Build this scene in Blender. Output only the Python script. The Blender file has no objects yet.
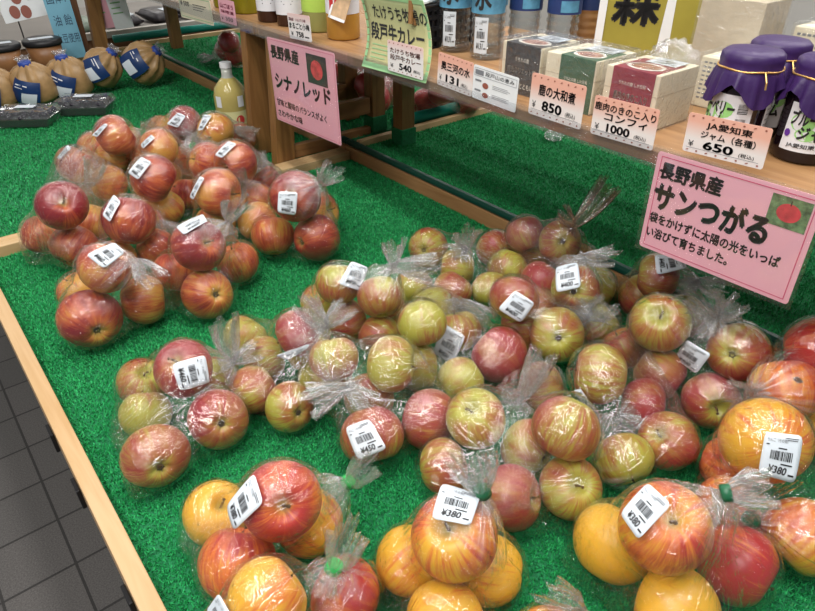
import bpy, bmesh, math, random, json
import numpy as np
from mathutils import Vector, Matrix, Quaternion, noise

SC = bpy.context.scene
COL = SC.collection

# ------------------------------------------------------------------ camera
F_PX, CX, CY, CAM_H = 629.0, 407.5, 305.5, 0.65
PITCH = math.atan2(423.5, 629.0)
HEAD = math.radians(39.12)
hv = Vector((math.sin(HEAD), math.cos(HEAD), 0)); rv = Vector((math.cos(HEAD), -math.sin(HEAD), 0)); uv = Vector((0, 0, 1))
fw = hv * math.cos(PITCH) - uv * math.sin(PITCH); up = hv * math.sin(PITCH) + uv * math.cos(PITCH)
CAM = Vector((0, 0, CAM_H))
cd = bpy.data.cameras.new('camera'); cam = bpy.data.objects.new('camera', cd); COL.objects.link(cam)
cd.sensor_width = 36.0; cd.lens = 36.0 * F_PX / 815.0; cd.clip_start = 0.02; cd.clip_end = 60
M = Matrix((rv, up, -fw)).transposed().to_4x4(); M.translation = CAM
cam.matrix_world = M
SC.camera = cam

# ------------------------------------------------------------------ light and exposure
SC.view_settings.view_transform = 'Standard'
SC.view_settings.look = 'None'
SC.view_settings.exposure = 0.30
SC.view_settings.gamma = 1.0
SC.view_settings.use_curve_mapping = False
SC.cycles.transparent_max_bounces = 40
SC.cycles.max_bounces = 10

w = bpy.data.worlds.new('world'); SC.world = w; w.use_nodes = True
w.node_tree.nodes['Background'].inputs['Color'].default_value = (0.93, 0.97, 1.0, 1)
w.node_tree.nodes['Background'].inputs['Strength'].default_value = 0.15

def strip_light(name, x, y, z, lx, ly, power, color=(1.0, 0.97, 0.93)):
    l = bpy.data.lights.new(name, 'AREA'); l.shape = 'RECTANGLE'; l.size = lx; l.size_y = ly
    l.energy = power; l.color = color
    o = bpy.data.objects.new(name, l); o.location = (x, y, z); COL.objects.link(o)
    return o
# rows of fluorescent fittings under the shop ceiling
for lx, p in ((-1.5, 18), (-0.6, 24), (0.35, 21), (1.4, 13), (2.1, 15), (3.0, 14), (4.0, 12)):
    for ly, k in ((0.3, 1.25 if lx < 1 else 0.95), (3.1, 0.08 if lx < 1 else 0.55), (5.6, 0.35 if lx < 1 else 0.8)):
        strip_light('ceiling_light', lx, ly, 1.95, 0.16, 2.0, p * k)

# ------------------------------------------------------------------ helpers
def at(px, py, z):
    d = fw + rv * ((px - CX) / F_PX) - up * ((py - CY) / F_PX)
    return CAM + d * ((z - CAM_H) / d.z)
def atx(px, py, x):
    d = fw + rv * ((px - CX) / F_PX) - up * ((py - CY) / F_PX)
    return CAM + d * (x / d.x)

class MB:
    def __init__(s): s.v = []; s.f = []; s.m = []
    def add(s, vs, fs, mi=0):
        b = len(s.v); s.v += [tuple(p) for p in vs]; s.f += [tuple(i + b for i in f) for f in fs]; s.m += [mi] * len(fs); return s
    def box(s, lo, hi, mi=0):
        x0, y0, z0 = lo; x1, y1, z1 = hi
        return s.add([(x0,y0,z0),(x1,y0,z0),(x1,y1,z0),(x0,y1,z0),(x0,y0,z1),(x1,y0,z1),(x1,y1,z1),(x0,y1,z1)],
                     [(0,3,2,1),(4,5,6,7),(0,1,5,4),(1,2,6,5),(2,3,7,6),(3,0,4,7)], mi)
    def hexa(s, bot, top, mi=0):
        return s.add(list(bot) + list(top), [(0,3,2,1),(4,5,6,7),(0,1,5,4),(1,2,6,5),(2,3,7,6),(3,0,4,7)], mi)
    def lathe(s, prof, n=32, c=(0,0,0), mi=0, cap=True, wob=None):
        vs = []; fs = []
        for k, (r, z) in enumerate(prof):
            for i in range(n):
                a = 2*math.pi*i/n; rr = r * (wob(k, a) if wob else 1)
                vs.append((c[0]+rr*math.cos(a), c[1]+rr*math.sin(a), c[2]+z))
        for k in range(len(prof)-1):
            for i in range(n):
                j = (i+1) % n; fs.append((k*n+i, k*n+j, (k+1)*n+j, (k+1)*n+i))
        if cap:
            if prof[0][0] > 1e-4: fs.append(tuple(range(n))[::-1])
            if prof[-1][0] > 1e-4: fs.append(tuple((len(prof)-1)*n + i for i in range(n)))
        return s.add(vs, fs, mi)
    def tube(s, path, r, n=10, mi=0):
        P = [Vector(p) for p in path]; rs = r if isinstance(r, (list, tuple)) else [r]*len(P)
        vs = []; fs = []
        for k, p in enumerate(P):
            t = (P[min(k+1, len(P)-1)] - P[max(k-1, 0)]).normalized()
            a = t.cross(Vector((0.31, 0.17, 0.93))); a = a.normalized() if a.length > 1e-5 else Vector((1,0,0)); b = t.cross(a)
            for i in range(n):
                q = 2*math.pi*i/n; vs.append(p + (a*math.cos(q) + b*math.sin(q))*rs[k])
        for k in range(len(P)-1):
            for i in range(n):
                j = (i+1) % n; fs.append((k*n+i, k*n+j, (k+1)*n+j, (k+1)*n+i))
        fs.append(tuple(range(n))[::-1]); fs.append(tuple((len(P)-1)*n+i for i in range(n)))
        return s.add(vs, fs, mi)
    def mesh(s, name, mats, smooth=False):
        me = bpy.data.meshes.new(name); me.from_pydata(s.v, [], s.f)
        for m in mats: me.materials.append(m)
        if len(mats) > 1: me.polygons.foreach_set('material_index', s.m)
        if smooth: me.polygons.foreach_set('use_smooth', [True]*len(me.polygons))
        me.update(); return me

def link(name, me, parent=None, loc=(0,0,0)):
    o = bpy.data.objects.new(name, me); o.location = loc; COL.objects.link(o)
    if parent: o.parent = parent
    return o
def obj(name, mb, mats, parent=None, loc=(0,0,0), smooth=False, bevel=0, solid=0, flat_angle=None):
    mats = mats if isinstance(mats, (list, tuple)) else [mats]
    o = link(name, mb.mesh(name, mats, smooth), parent, loc)
    if solid:
        m = o.modifiers.new('solid', 'SOLIDIFY'); m.thickness = solid; m.offset = -1
    if bevel:
        m = o.modifiers.new('bevel', 'BEVEL'); m.width = bevel; m.segments = 2; m.limit_method = 'ANGLE'
    return o
def tag(o, label=None, cat=None, group=None, kind=None):
    if label: o['label'] = label
    if cat: o['category'] = cat
    if group: o['group'] = group
    if kind: o['kind'] = kind
    return o
def thing(name, loc, label, cat, group=None):
    o = bpy.data.objects.new(name, None); o.empty_display_size = 0.02; o.location = loc; COL.objects.link(o)
    return tag(o, label, cat, group)

# ------------------------------------------------------------------ materials
def nt(m):
    m.use_nodes = True; t = m.node_tree; return t, t.nodes, t.links
def mat(name, color, rough=0.5, var=0.0, vscale=30, spec=0.5, metal=0, bump=0, bscale=200, trans=0, ior=1.45, alpha=1):
    m = bpy.data.materials.new(name); t, N, L = nt(m); b = N['Principled BSDF']
    b.inputs['Base Color'].default_value = (*color, 1); b.inputs['Roughness'].default_value = rough
    b.inputs['Metallic'].default_value = metal; b.inputs['Specular IOR Level'].default_value = spec
    b.inputs['Transmission Weight'].default_value = trans; b.inputs['IOR'].default_value = ior; b.inputs['Alpha'].default_value = alpha
    tc = N.new('ShaderNodeTexCoord')
    if var:
        n = N.new('ShaderNodeTexNoise'); n.inputs['Scale'].default_value = vscale; n.inputs['Detail'].default_value = 4
        L.new(tc.outputs['Object'], n.inputs['Vector'])
        r = N.new('ShaderNodeMix'); r.data_type = 'RGBA'; r.blend_type = 'MULTIPLY'
        r.inputs[0].default_value = 1; r.inputs[6].default_value = (*color, 1)
        mr = N.new('ShaderNodeMapRange'); mr.inputs[1].default_value = 0.3; mr.inputs[2].default_value = 0.7
        mr.inputs[3].default_value = 1 - var; mr.inputs[4].default_value = 1 + var
        L.new(n.outputs['Fac'], mr.inputs[0]); L.new(mr.outputs[0], r.inputs[7]); L.new(r.outputs[2], b.inputs['Base Color'])
    if bump:
        n2 = N.new('ShaderNodeTexNoise'); n2.inputs['Scale'].default_value = bscale; L.new(tc.outputs['Object'], n2.inputs['Vector'])
        bp = N.new('ShaderNodeBump'); bp.inputs['Strength'].default_value = bump; bp.inputs['Distance'].default_value = 0.002
        L.new(n2.outputs['Fac'], bp.inputs['Height']); L.new(bp.outputs[0], b.inputs['Normal'])
    return m

def wood(name, light, dark, axis, rough=0.5):
    m = bpy.data.materials.new(name); t, N, L = nt(m); b = N['Principled BSDF']
    tc = N.new('ShaderNodeTexCoord'); mp = N.new('ShaderNodeMapping'); L.new(tc.outputs['Object'], mp.inputs[0])
    sc = [26, 26, 26]; sc[axis] = 2.0; mp.inputs['Scale'].default_value = sc
    n = N.new('ShaderNodeTexNoise'); n.inputs['Scale'].default_value = 1.6; n.inputs['Detail'].default_value = 6; n.inputs['Distortion'].default_value = 1.2
    L.new(mp.outputs[0], n.inputs['Vector'])
    r = N.new('ShaderNodeValToRGB'); r.color_ramp.elements[0].position = 0.34; r.color_ramp.elements[0].color = (*dark, 1)
    r.color_ramp.elements[1].position = 0.66; r.color_ramp.elements[1].color = (*light, 1)
    L.new(n.outputs['Fac'], r.inputs[0]); L.new(r.outputs[0], b.inputs['Base Color'])
    b.inputs['Roughness'].default_value = rough
    bp = N.new('ShaderNodeBump'); bp.inputs['Strength'].default_value = 0.15; bp.inputs['Distance'].default_value = 0.001
    L.new(n.outputs['Fac'], bp.inputs['Height']); L.new(bp.outputs[0], b.inputs['Normal'])
    return m
PINE_Y = wood('pine_along', (0.52, 0.35, 0.19), (0.43, 0.265, 0.12), 1)
PINE_X = wood('pine_across', (0.55, 0.38, 0.20), (0.46, 0.29, 0.13), 0)
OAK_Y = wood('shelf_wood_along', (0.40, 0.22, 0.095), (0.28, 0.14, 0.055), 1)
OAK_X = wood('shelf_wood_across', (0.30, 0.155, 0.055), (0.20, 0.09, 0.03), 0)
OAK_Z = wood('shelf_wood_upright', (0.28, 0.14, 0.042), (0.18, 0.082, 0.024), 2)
DARKWOOD = wood('dark_wood', (0.16, 0.07, 0.03), (0.09, 0.035, 0.015), 2)

def apple_mat(name, base, mid, red):
    m = bpy.data.materials.new(name); t, N, L = nt(m); b = N['Principled BSDF']
    def math_(op, a, bb=None, clamp=False):
        n = N.new('ShaderNodeMath'); n.operation = op; n.use_clamp = clamp
        for i, v in enumerate((a, bb)):
            if v is None: continue
            if isinstance(v, (int, float)): n.inputs[i].default_value = v
            else: L.new(v, n.inputs[i])
        return n.outputs[0]
    tc = N.new('ShaderNodeTexCoord'); oi = N.new('ShaderNodeObjectInfo')
    at_ = N.new('ShaderNodeAttribute'); at_.attribute_type = 'OBJECT'; at_.attribute_name = 'blush'
    sep = N.new('ShaderNodeSeparateXYZ'); L.new(tc.outputs['Object'], sep.inputs[0])
    rnd = math_('MULTIPLY', oi.outputs['Random'], 90.0)
    # low, wide patches of colour
    off = N.new('ShaderNodeCombineXYZ'); L.new(rnd, off.inputs[0]); L.new(rnd, off.inputs[1])
    ad = N.new('ShaderNodeVectorMath'); ad.operation = 'ADD'; L.new(tc.outputs['Object'], ad.inputs[0]); L.new(off.outputs[0], ad.inputs[1])
    low = N.new('ShaderNodeTexNoise'); low.inputs['Scale'].default_value = 0.75; low.inputs['Detail'].default_value = 2
    L.new(ad.outputs[0], low.inputs['Vector'])
    # streaks running from stem to calyx: noise on the direction around the axis
    r2 = math_('SQRT', math_('ADD', math_('MULTIPLY', sep.outputs[0], sep.outputs[0]), math_('ADD', math_('MULTIPLY', sep.outputs[1], sep.outputs[1]), 0.0004)))
    ux = math_('DIVIDE', sep.outputs[0], r2); uy = math_('DIVIDE', sep.outputs[1], r2)
    cmb = N.new('ShaderNodeCombineXYZ')
    L.new(math_('ADD', math_('MULTIPLY', ux, 7.0), rnd), cmb.inputs[0]); L.new(math_('MULTIPLY', uy, 7.0), cmb.inputs[1])
    L.new(math_('MULTIPLY', sep.outputs[2], 0.9), cmb.inputs[2])
    st = N.new('ShaderNodeTexNoise'); st.inputs['Scale'].default_value = 1.0; st.inputs['Detail'].default_value = 5; st.inputs['Roughness'].default_value = 0.72
    L.new(cmb.outputs[0], st.inputs['Vector'])
    v = math_('ADD', math_('MULTIPLY', at_.outputs['Fac'], 1.5), -0.45)
    v = math_('ADD', v, math_('MULTIPLY', math_('ADD', low.outputs['Fac'], -0.5), 2.2))
    v = math_('ADD', v, math_('MULTIPLY', math_('ADD', st.outputs['Fac'], -0.5), 2.1), )
    cm2 = N.new('ShaderNodeCombineXYZ'); L.new(math_('ADD', math_('MULTIPLY', ux, 17.0), rnd), cm2.inputs[0]); L.new(math_('MULTIPLY', uy, 17.0), cm2.inputs[1]); L.new(math_('MULTIPLY', sep.outputs[2], 2.2), cm2.inputs[2])
    s2 = N.new('ShaderNodeTexNoise'); s2.inputs['Scale'].default_value = 1.0; s2.inputs['Detail'].default_value = 4; s2.inputs['Roughness'].default_value = 0.7; L.new(cm2.outputs[0], s2.inputs['Vector'])
    v = math_('ADD', v, math_('MULTIPLY', math_('ADD', s2.outputs['Fac'], -0.5), 1.1))
    # paler near the stem hollow
    cav = N.new('ShaderNodeMapRange'); cav.inputs[1].default_value = 0.16; cav.inputs[2].default_value = 0.55; cav.inputs[3].default_value = 1; cav.inputs[4].default_value = 0
    L.new(r2, cav.inputs[0])
    v = math_('SUBTRACT', v, math_('MULTIPLY', cav.outputs[0], 0.45))
    ramp = N.new('ShaderNodeValToRGB'); cr = ramp.color_ramp
    cr.elements[0].position = 0.0; cr.elements[0].color = (*base, 1); cr.elements[1].position = 1.0; cr.elements[1].color = (*red, 1)
    e = cr.elements.new(0.45); e.color = (*mid, 1)
    L.new(v, ramp.inputs[0])
    # pale lenticels
    vo = N.new('ShaderNodeTexVoronoi'); vo.inputs['Scale'].default_value = 9; L.new(ad.outputs[0], vo.inputs['Vector'])
    dot = N.new('ShaderNodeMapRange'); dot.inputs[1].default_value = 0.05; dot.inputs[2].default_value = 0.13; dot.inputs[3].default_value = 0.35; dot.inputs[4].default_value = 0
    L.new(vo.outputs['Distance'], dot.inputs[0])
    mx = N.new('ShaderNodeMix'); mx.data_type = 'RGBA'; mx.inputs[7].default_value = (0.50, 0.34, 0.15, 1)
    L.new(dot.outputs[0], mx.inputs[0]); L.new(ramp.outputs[0], mx.inputs[6])
    # russet inside the hollow itself
    rus = N.new('ShaderNodeMapRange'); rus.inputs[1].default_value = 0.06; rus.inputs[2].default_value = 0.24; rus.inputs[3].default_value = 0.75; rus.inputs[4].default_value = 0
    L.new(r2, rus.inputs[0])
    mx2 = N.new('ShaderNodeMix'); mx2.data_type = 'RGBA'; mx2.inputs[7].default_value = (0.30, 0.27, 0.06, 1)
    L.new(rus.outputs[0], mx2.inputs[0]); L.new(mx.outputs[2], mx2.inputs[6])
    L.new(mx2.outputs[2], b.inputs['Base Color'])
    b.inputs['Roughness'].default_value = 0.33; b.inputs['Specular IOR Level'].default_value = 0.45
    b.inputs['Subsurface Weight'].default_value = 0.0
    return m
APPLE = {'R': apple_mat('apple_skin_red', (0.56, 0.29, 0.055), (0.46, 0.10, 0.035), (0.22, 0.012, 0.018)),
         'T': apple_mat('apple_skin_green', (0.36, 0.345, 0.05), (0.33, 0.135, 0.035), (0.28, 0.025, 0.03)),
         'P': apple_mat('apple_skin_yellow', (0.68, 0.37, 0.03), (0.60, 0.16, 0.03), (0.38, 0.025, 0.025)),
         'Q': apple_mat('apple_skin_bright', (0.60, 0.25, 0.10), (0.60, 0.10, 0.07), (0.48, 0.03, 0.05))}
STEM = mat('apple_stem', (0.13, 0.075, 0.03), 0.8, 0.3, 200)
CALYX = mat('apple_calyx', (0.07, 0.05, 0.025), 0.9, 0.3, 200)
ROT = mat('brown_spot', (0.09, 0.04, 0.015), 0.7, 0.2, 200)

def film_mat(name, haze, tint, rough=0.10, bstr=0.35, gain=1.0, scale=55, folds=False):
    m = bpy.data.materials.new(name); t, N, L = nt(m); N.remove(N['Principled BSDF']); out = N['Material Output']
    tc = N.new('ShaderNodeTexCoord')
    n = N.new('ShaderNodeTexNoise'); n.inputs['Scale'].default_value = scale; n.inputs['Detail'].default_value = 3; n.inputs['Distortion'].default_value = 1.5
    L.new(tc.outputs['Object'], n.inputs['Vector'])
    n2 = N.new('ShaderNodeTexVoronoi'); n2.feature = 'DISTANCE_TO_EDGE'; n2.inputs['Scale'].default_value = scale*0.55
    L.new(tc.outputs['Object'], n2.inputs['Vector'])
    if folds:
        fa = N.new('ShaderNodeAttribute'); fa.attribute_type = 'GEOMETRY'; fa.attribute_name = 'fold'
        mpp = N.new('ShaderNodeMapping'); mpp.inputs['Scale'].default_value = (7, 7, 1.3); L.new(fa.outputs['Vector'], mpp.inputs[0])
        L.new(mpp.outputs[0], n2.inputs['Vector']); n2.inputs['Scale'].default_value = 1.0
    ad = N.new('ShaderNodeMath'); ad.operation = 'MULTIPLY_ADD'; ad.inputs[1].default_value = 0.5
    L.new(n2.outputs['Distance'], ad.inputs[0]); L.new(n.outputs['Fac'], ad.inputs[2])
    bp = N.new('ShaderNodeBump'); bp.inputs['Strength'].default_value = bstr; bp.inputs['Distance'].default_value = 0.006
    L.new(ad.outputs[0], bp.inputs['Height'])
    if folds:
        m3 = N.new('ShaderNodeMapping'); m3.inputs['Scale'].default_value = (15, 15, 0.9); L.new(fa.outputs['Vector'], m3.inputs[0])
        n3 = N.new('ShaderNodeTexNoise'); n3.inputs['Scale'].default_value = 1.0; n3.inputs['Detail'].default_value = 2; n3.inputs['Distortion'].default_value = 0.6; L.new(m3.outputs[0], n3.inputs['Vector'])
        a3 = N.new('ShaderNodeMath'); a3.operation = 'MULTIPLY_ADD'; a3.inputs[1].default_value = 0.45; L.new(n3.outputs['Fac'], a3.inputs[0]); L.new(ad.outputs[0], a3.inputs[2]); L.new(a3.outputs[0], bp.inputs['Height'])
    tr = N.new('ShaderNodeBsdfTransparent'); tr.inputs[0].default_value = (*tint, 1)
    df = N.new('ShaderNodeBsdfDiffuse'); df.inputs[0].default_value = (0.86, 0.88, 0.9, 1); L.new(bp.outputs[0], df.inputs['Normal'])
    gl = N.new('ShaderNodeBsdfGlossy'); gl.inputs['Roughness'].default_value = rough; gl.inputs[0].default_value = (1, 1, 1, 1); L.new(bp.outputs[0], gl.inputs['Normal'])
    ge = N.new('ShaderNodeNewGeometry'); dt = N.new('ShaderNodeVectorMath'); dt.operation = 'DOT_PRODUCT'
    L.new(ge.outputs['Incoming'], dt.inputs[0]); L.new(bp.outputs[0], dt.inputs[1])
    def mt(op, x, y=None):
        q = N.new('ShaderNodeMath'); q.operation = op; q.use_clamp = op == 'MULTIPLY'
        L.new(x, q.inputs[0])
        if y is not None: q.inputs[1].default_value = y
        return q.outputs[0]
    iv = N.new('ShaderNodeMath'); iv.operation = 'SUBTRACT'; iv.use_clamp = True; iv.inputs[0].default_value = 1.0; L.new(mt('ABSOLUTE', dt.outputs['Value']), iv.inputs[1])
    pw = mt('POWER', iv.outputs[0], 4.5)
    g = N.new('ShaderNodeMath'); g.operation = 'MULTIPLY_ADD'; g.use_clamp = True; g.inputs[1].default_value = 0.55*gain; g.inputs[2].default_value = 0.05*gain; L.new(pw, g.inputs[0])
    m1 = N.new('ShaderNodeMixShader'); m1.inputs[0].default_value = haze
    if folds:
        sp = N.new('ShaderNodeSeparateXYZ'); L.new(fa.outputs['Vector'], sp.inputs[0])
        mr = N.new('ShaderNodeMapRange'); mr.interpolation_type = 'SMOOTHSTEP'; mr.inputs[1].default_value = 0.04; mr.inputs[2].default_value = 0.75; mr.inputs[3].default_value = 0.42; mr.inputs[4].default_value = 0.0
        L.new(sp.outputs[2], mr.inputs[0])
        sn = N.new('ShaderNodeTexNoise'); sn.inputs['Scale'].default_value = 1.0; sn.inputs['Detail'].default_value = 3
        mq = N.new('ShaderNodeMapping'); mq.inputs['Scale'].default_value = (9, 9, 1.2); L.new(fa.outputs['Vector'], mq.inputs[0]); L.new(mq.outputs[0], sn.inputs['Vector'])
        sr = N.new('ShaderNodeMapRange'); sr.inputs[1].default_value = 0.42; sr.inputs[2].default_value = 0.72; L.new(sn.outputs['Fac'], sr.inputs[0])
        hz = N.new('ShaderNodeMath'); hz.operation = 'MULTIPLY_ADD'; hz.use_clamp = True; hz.inputs[2].default_value = haze
        L.new(mr.outputs[0], hz.inputs[0]); L.new(sr.outputs[0], hz.inputs[1]); L.new(hz.outputs[0], m1.inputs[0])
    L.new(tr.outputs[0], m1.inputs[1]); L.new(df.outputs[0], m1.inputs[2])
    m2 = N.new('ShaderNodeMixShader'); L.new(g.outputs[0], m2.inputs[0]); L.new(m1.outputs[0], m2.inputs[1]); L.new(gl.outputs[0], m2.inputs[2])
    L.new(m2.outputs[0], out.inputs['Surface'])
    return m
FILM = film_mat('clear_film', 0.003, (0.99, 0.99, 0.99), 0.040, 0.95, 1.7, 45, True)
FILM_BROWN = film_mat('brownish_film', 0.05, (0.84, 0.74, 0.62), 0.14, 0.5, 1.0)
GATHER = film_mat('gathered_film', 0.14, (0.99, 0.99, 0.99), 0.16, 0.9, 2.4, 90)
NECK = film_mat('neck_film', 0.045, (0.99, 0.99, 0.99), 0.16, 0.9, 2.4, 90, True)
SLEEVE = film_mat('clear_sleeve', 0.02, (0.96, 0.97, 0.97), 0.05, 0.02, 1.0, 8)
ACRYL = film_mat('clear_acrylic', 0.015, (0.93, 0.94, 0.95), 0.06, 0.02, 1.0, 6)
WRAP = film_mat('box_wrap', 0.04, (0.97, 0.97, 0.97), 0.12, 0.9, 1.3, 60)

WHITE = mat('white_paper', (0.80, 0.82, 0.83), 0.55, 0.02, 60)
STICKER = mat('sticker_paper', (0.62, 0.68, 0.74), 0.4, 0.02, 60)
INK = mat('black_ink', (0.018, 0.018, 0.02), 0.6)
GREYINK = mat('grey_ink', (0.20, 0.21, 0.23), 0.6)
PINK = mat('pink_card', (0.82, 0.42, 0.50), 0.5, 0.03, 12)
CRIMSON = mat('crimson_print', (0.62, 0.06, 0.16), 0.5)
BROWNINK = mat('brown_print', (0.30, 0.09, 0.06), 0.6)
GREENTIE = mat('green_tape', (0.03, 0.42, 0.09), 0.35)
DARKTIE = mat('dark_green_tape', (0.015, 0.11, 0.05), 0.35)
TURFBASE = mat('turf_backing', (0.008, 0.16, 0.055), 0.9, 0.25, 160, bump=0.6, bscale=600)
def turf_blade_mat():
    m = bpy.data.materials.new('turf_blades'); t, N, L = nt(m); b = N['Principled BSDF']
    g = N.new('ShaderNodeNewGeometry'); r = N.new('ShaderNodeValToRGB')
    r.color_ramp.elements[0].color = (0.005, 0.18, 0.042, 1); r.color_ramp.elements[1].color = (0.032, 0.42, 0.128, 1)
    L.new(g.outputs['Random Per Island'], r.inputs[0]); L.new(r.outputs[0], b.inputs['Base Color'])
    b.inputs['Roughness'].default_value = 0.5; b.inputs['Specular IOR Level'].default_value = 0.22
    return m
TURF = turf_blade_mat()
TEAL = mat('teal_tube', (0.004, 0.22, 0.17), 0.3, 0.05, 10)
DKGREEN = mat('dark_green_edging', (0.004, 0.05, 0.035), 0.35, 0.1, 20)
BLACK = mat('black_plastic', (0.012, 0.012, 0.014), 0.4)

def gradient_card(name, top, bottom, lo=0.35, hi=0.75):
    m = bpy.data.materials.new(name); t, N, L = nt(m); b = N['Principled BSDF']
    tc = N.new('ShaderNodeTexCoord'); s = N.new('ShaderNodeSeparateXYZ'); L.new(tc.outputs['Generated'], s.inputs[0])
    r = N.new('ShaderNodeValToRGB'); r.color_ramp.elements[0].position = lo; r.color_ramp.elements[0].color = (*bottom, 1)
    r.color_ramp.elements[1].position = hi; r.color_ramp.elements[1].color = (*top, 1)
    L.new(s.outputs[2], r.inputs[0]); L.new(r.outputs[0], b.inputs['Base Color']); b.inputs['Roughness'].default_value = 0.45
    return m
PRICECARD = gradient_card('printed_price_card', (0.80, 0.43, 0.33), (0.80, 0.74, 0.71))
GREENCARD = gradient_card('printed_green_card', (0.33, 0.38, 0.19), (0.42, 0.39, 0.19), 0.4, 1.0)

def tile_mat():
    m = bpy.data.materials.new('floor_tiles'); t, N, L = nt(m); b = N['Principled BSDF']
    tc = N.new('ShaderNodeTexCoord'); mp = N.new('ShaderNodeMapping'); mp.inputs['Location'].default_value = (0.048, 0.083, 0)
    L.new(tc.outputs['Object'], mp.inputs[0])
    br = N.new('ShaderNodeTexBrick'); br.offset = 0; br.inputs['Scale'].default_value = 1
    br.inputs['Brick Width'].default_value = 0.169; br.inputs['Row Height'].default_value = 0.1715; br.inputs['Mortar Size'].default_value = 0.0035
    br.inputs['Color1'].default_value = (0.11, 0.102, 0.098, 1); br.inputs['Color2'].default_value = (0.09, 0.085, 0.082, 1); br.inputs['Mortar'].default_value = (0.03, 0.028, 0.027, 1)
    L.new(mp.outputs[0], br.inputs['Vector'])
    n = N.new('ShaderNodeTexNoise'); n.inputs['Scale'].default_value = 260; n.inputs['Detail'].default_value = 3; L.new(tc.outputs['Object'], n.inputs['Vector'])
    mr = N.new('ShaderNodeMapRange'); mr.inputs[1].default_value = 0.3; mr.inputs[2].default_value = 0.7; mr.inputs[3].default_value = 0.7; mr.inputs[4].default_value = 1.3
    L.new(n.outputs['Fac'], mr.inputs[0])
    mx = N.new('ShaderNodeMix'); mx.data_type = 'RGBA'; mx.blend_type = 'MULTIPLY'; mx.inputs[0].default_value = 1
    L.new(br.outputs['Color'], mx.inputs[6]); L.new(mr.outputs[0], mx.inputs[7]); L.new(mx.outputs[2], b.inputs['Base Color'])
    b.inputs['Roughness'].default_value = 0.7
    return m

# ------------------------------------------------------------------ text
_tc = {}
def text_geo(s, size, bold=0.0, shear=0.0):
    k = (s, bold, shear)
    if k not in _tc:
        cu = bpy.data.curves.new('t', 'FONT'); cu.body = s; cu.size = 1; cu.align_x = 'LEFT'; cu.align_y = 'BOTTOM_BASELINE'
        cu.offset = bold; cu.shear = shear; cu.resolution_u = 3; cu.fill_mode = 'FRONT'
        to = bpy.data.objects.new('t', cu); me = bpy.data.meshes.new_from_object(to)
        vs = np.array([v.co[:2] for v in me.vertices] or [(0, 0)]); fs = [tuple(p.vertices) for p in me.polygons]
        bpy.data.objects.remove(to); bpy.data.curves.remove(cu); bpy.data.meshes.remove(me)
        _tc[k] = (vs, fs)
    vs, fs = _tc[k]; return vs * size, fs
def text_fit(s, x0, y0, x1, h=None, bold=0.02, shear=0.0, sy=None):
    """lettering that starts at x0, ends at x1, stands on y0, h tall (or in proportion); bold strokes are doubled copies"""
    vs, fs = text_geo(s, 1.0, 0.0, shear)
    lo = vs.min(0); hi = vs.max(0); sx = (x1 - x0) / max(hi[0] - lo[0], 1e-6)
    syv = (h / max(hi[1] - lo[1], 1e-6)) if h else sx
    V = [((p[0] - lo[0]) * sx + x0, (p[1] - lo[1]) * syv + y0) for p in vs]
    if bold <= 0: return V, fs
    bx, by = bold*0.75*sx, bold*0.75*syv; n = len(V); OV = []; OF = []
    for k, (dx, dy) in enumerate(((0, 0), (-1, -.4), (1, .4), (-.4, 1), (.4, -1))):
        OV += [(x + dx*bx, y + dy*by) for x, y in V]; OF += [tuple(i + k*n for i in f) for f in fs]
    return OV, OF
class Flat:
    """flat print collected in card coordinates (metres, origin at the lower left corner)"""
    def __init__(s): s.v = []; s.f = []
    def add(s, vs, fs):
        b = len(s.v); s.v += list(vs); s.f += [tuple(i + b for i in f) for f in fs]; return s
    def rect(s, x0, y0, x1, y1): return s.add([(x0,y0),(x1,y0),(x1,y1),(x0,y1)], [(0,1,2,3)])
    def text(s, t, x0, y0, x1, h=None, bold=0.02, shear=0.0):
        return s.add(*text_fit(t, x0, y0, x1, h, bold, shear))
    def frame(s, x0, y0, x1, y1, w):
        s.rect(x0,y0,x1,y0+w); s.rect(x0,y1-w,x1,y1); s.rect(x0,y0+w,x0+w,y1-w); return s.rect(x1-w,y0+w,x1,y1-w)
    def disc(s, x, y, r, n=8, ry=None):
        return s.add([(x + r*math.cos(2*math.pi*i/n), y + (ry or r)*math.sin(2*math.pi*i/n)) for i in range(n)], [tuple(range(n))])
    def map(s, fn):
        mb = MB(); mb.add([fn(p[0], p[1]) for p in s.v], s.f); return mb
def plane_fn(u, v, lift):
    u = Vector(u); v = Vector(v); n = u.cross(v).normalized()
    return lambda x, y: tuple(u*x + v*y + n*lift)
def sheet(w, h, u, v, th=0.0006, r=0.003):
    """a thin card with rounded corners"""
    u = Vector(u); v = Vector(v); n = u.cross(v).normalized(); pts = []
    for cx, cy, a0 in ((w-r, r, -90), (w-r, h-r, 0), (r, h-r, 90), (r, r, 180)):
        for k in range(4):
            a = math.radians(a0 + 30*k); pts.append((cx + r*math.cos(a), cy + r*math.sin(a)))
    m = len(pts); mb = MB()
    mb.add([u*x + v*y for x, y in pts] + [u*x + v*y - n*th for x, y in pts],
           [tuple(range(m)), tuple(range(2*m-1, m-1, -1))] + [(i, i+m, (i+1) % m + m, (i+1) % m) for i in range(m)])
    return mb

# ------------------------------------------------------------------ the room
def struct(name, mb, m, **k):
    return tag(obj(name, mb, m, **k), kind='structure')
FZ = -0.80
struct('floor', MB().box((-3, -2, FZ-0.05), (5, 6, FZ)), tile_mat())
WALL = mat('wall_paint', (0.62, 0.60, 0.56), 0.8, 0.03, 4)
struct('wall_back', MB().box((-3, 6, FZ), (5, 6.1, 2.0)), WALL)
struct('wall_right', MB().box((5, -2, FZ), (5.1, 6.1, 2.0)), WALL)

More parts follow.
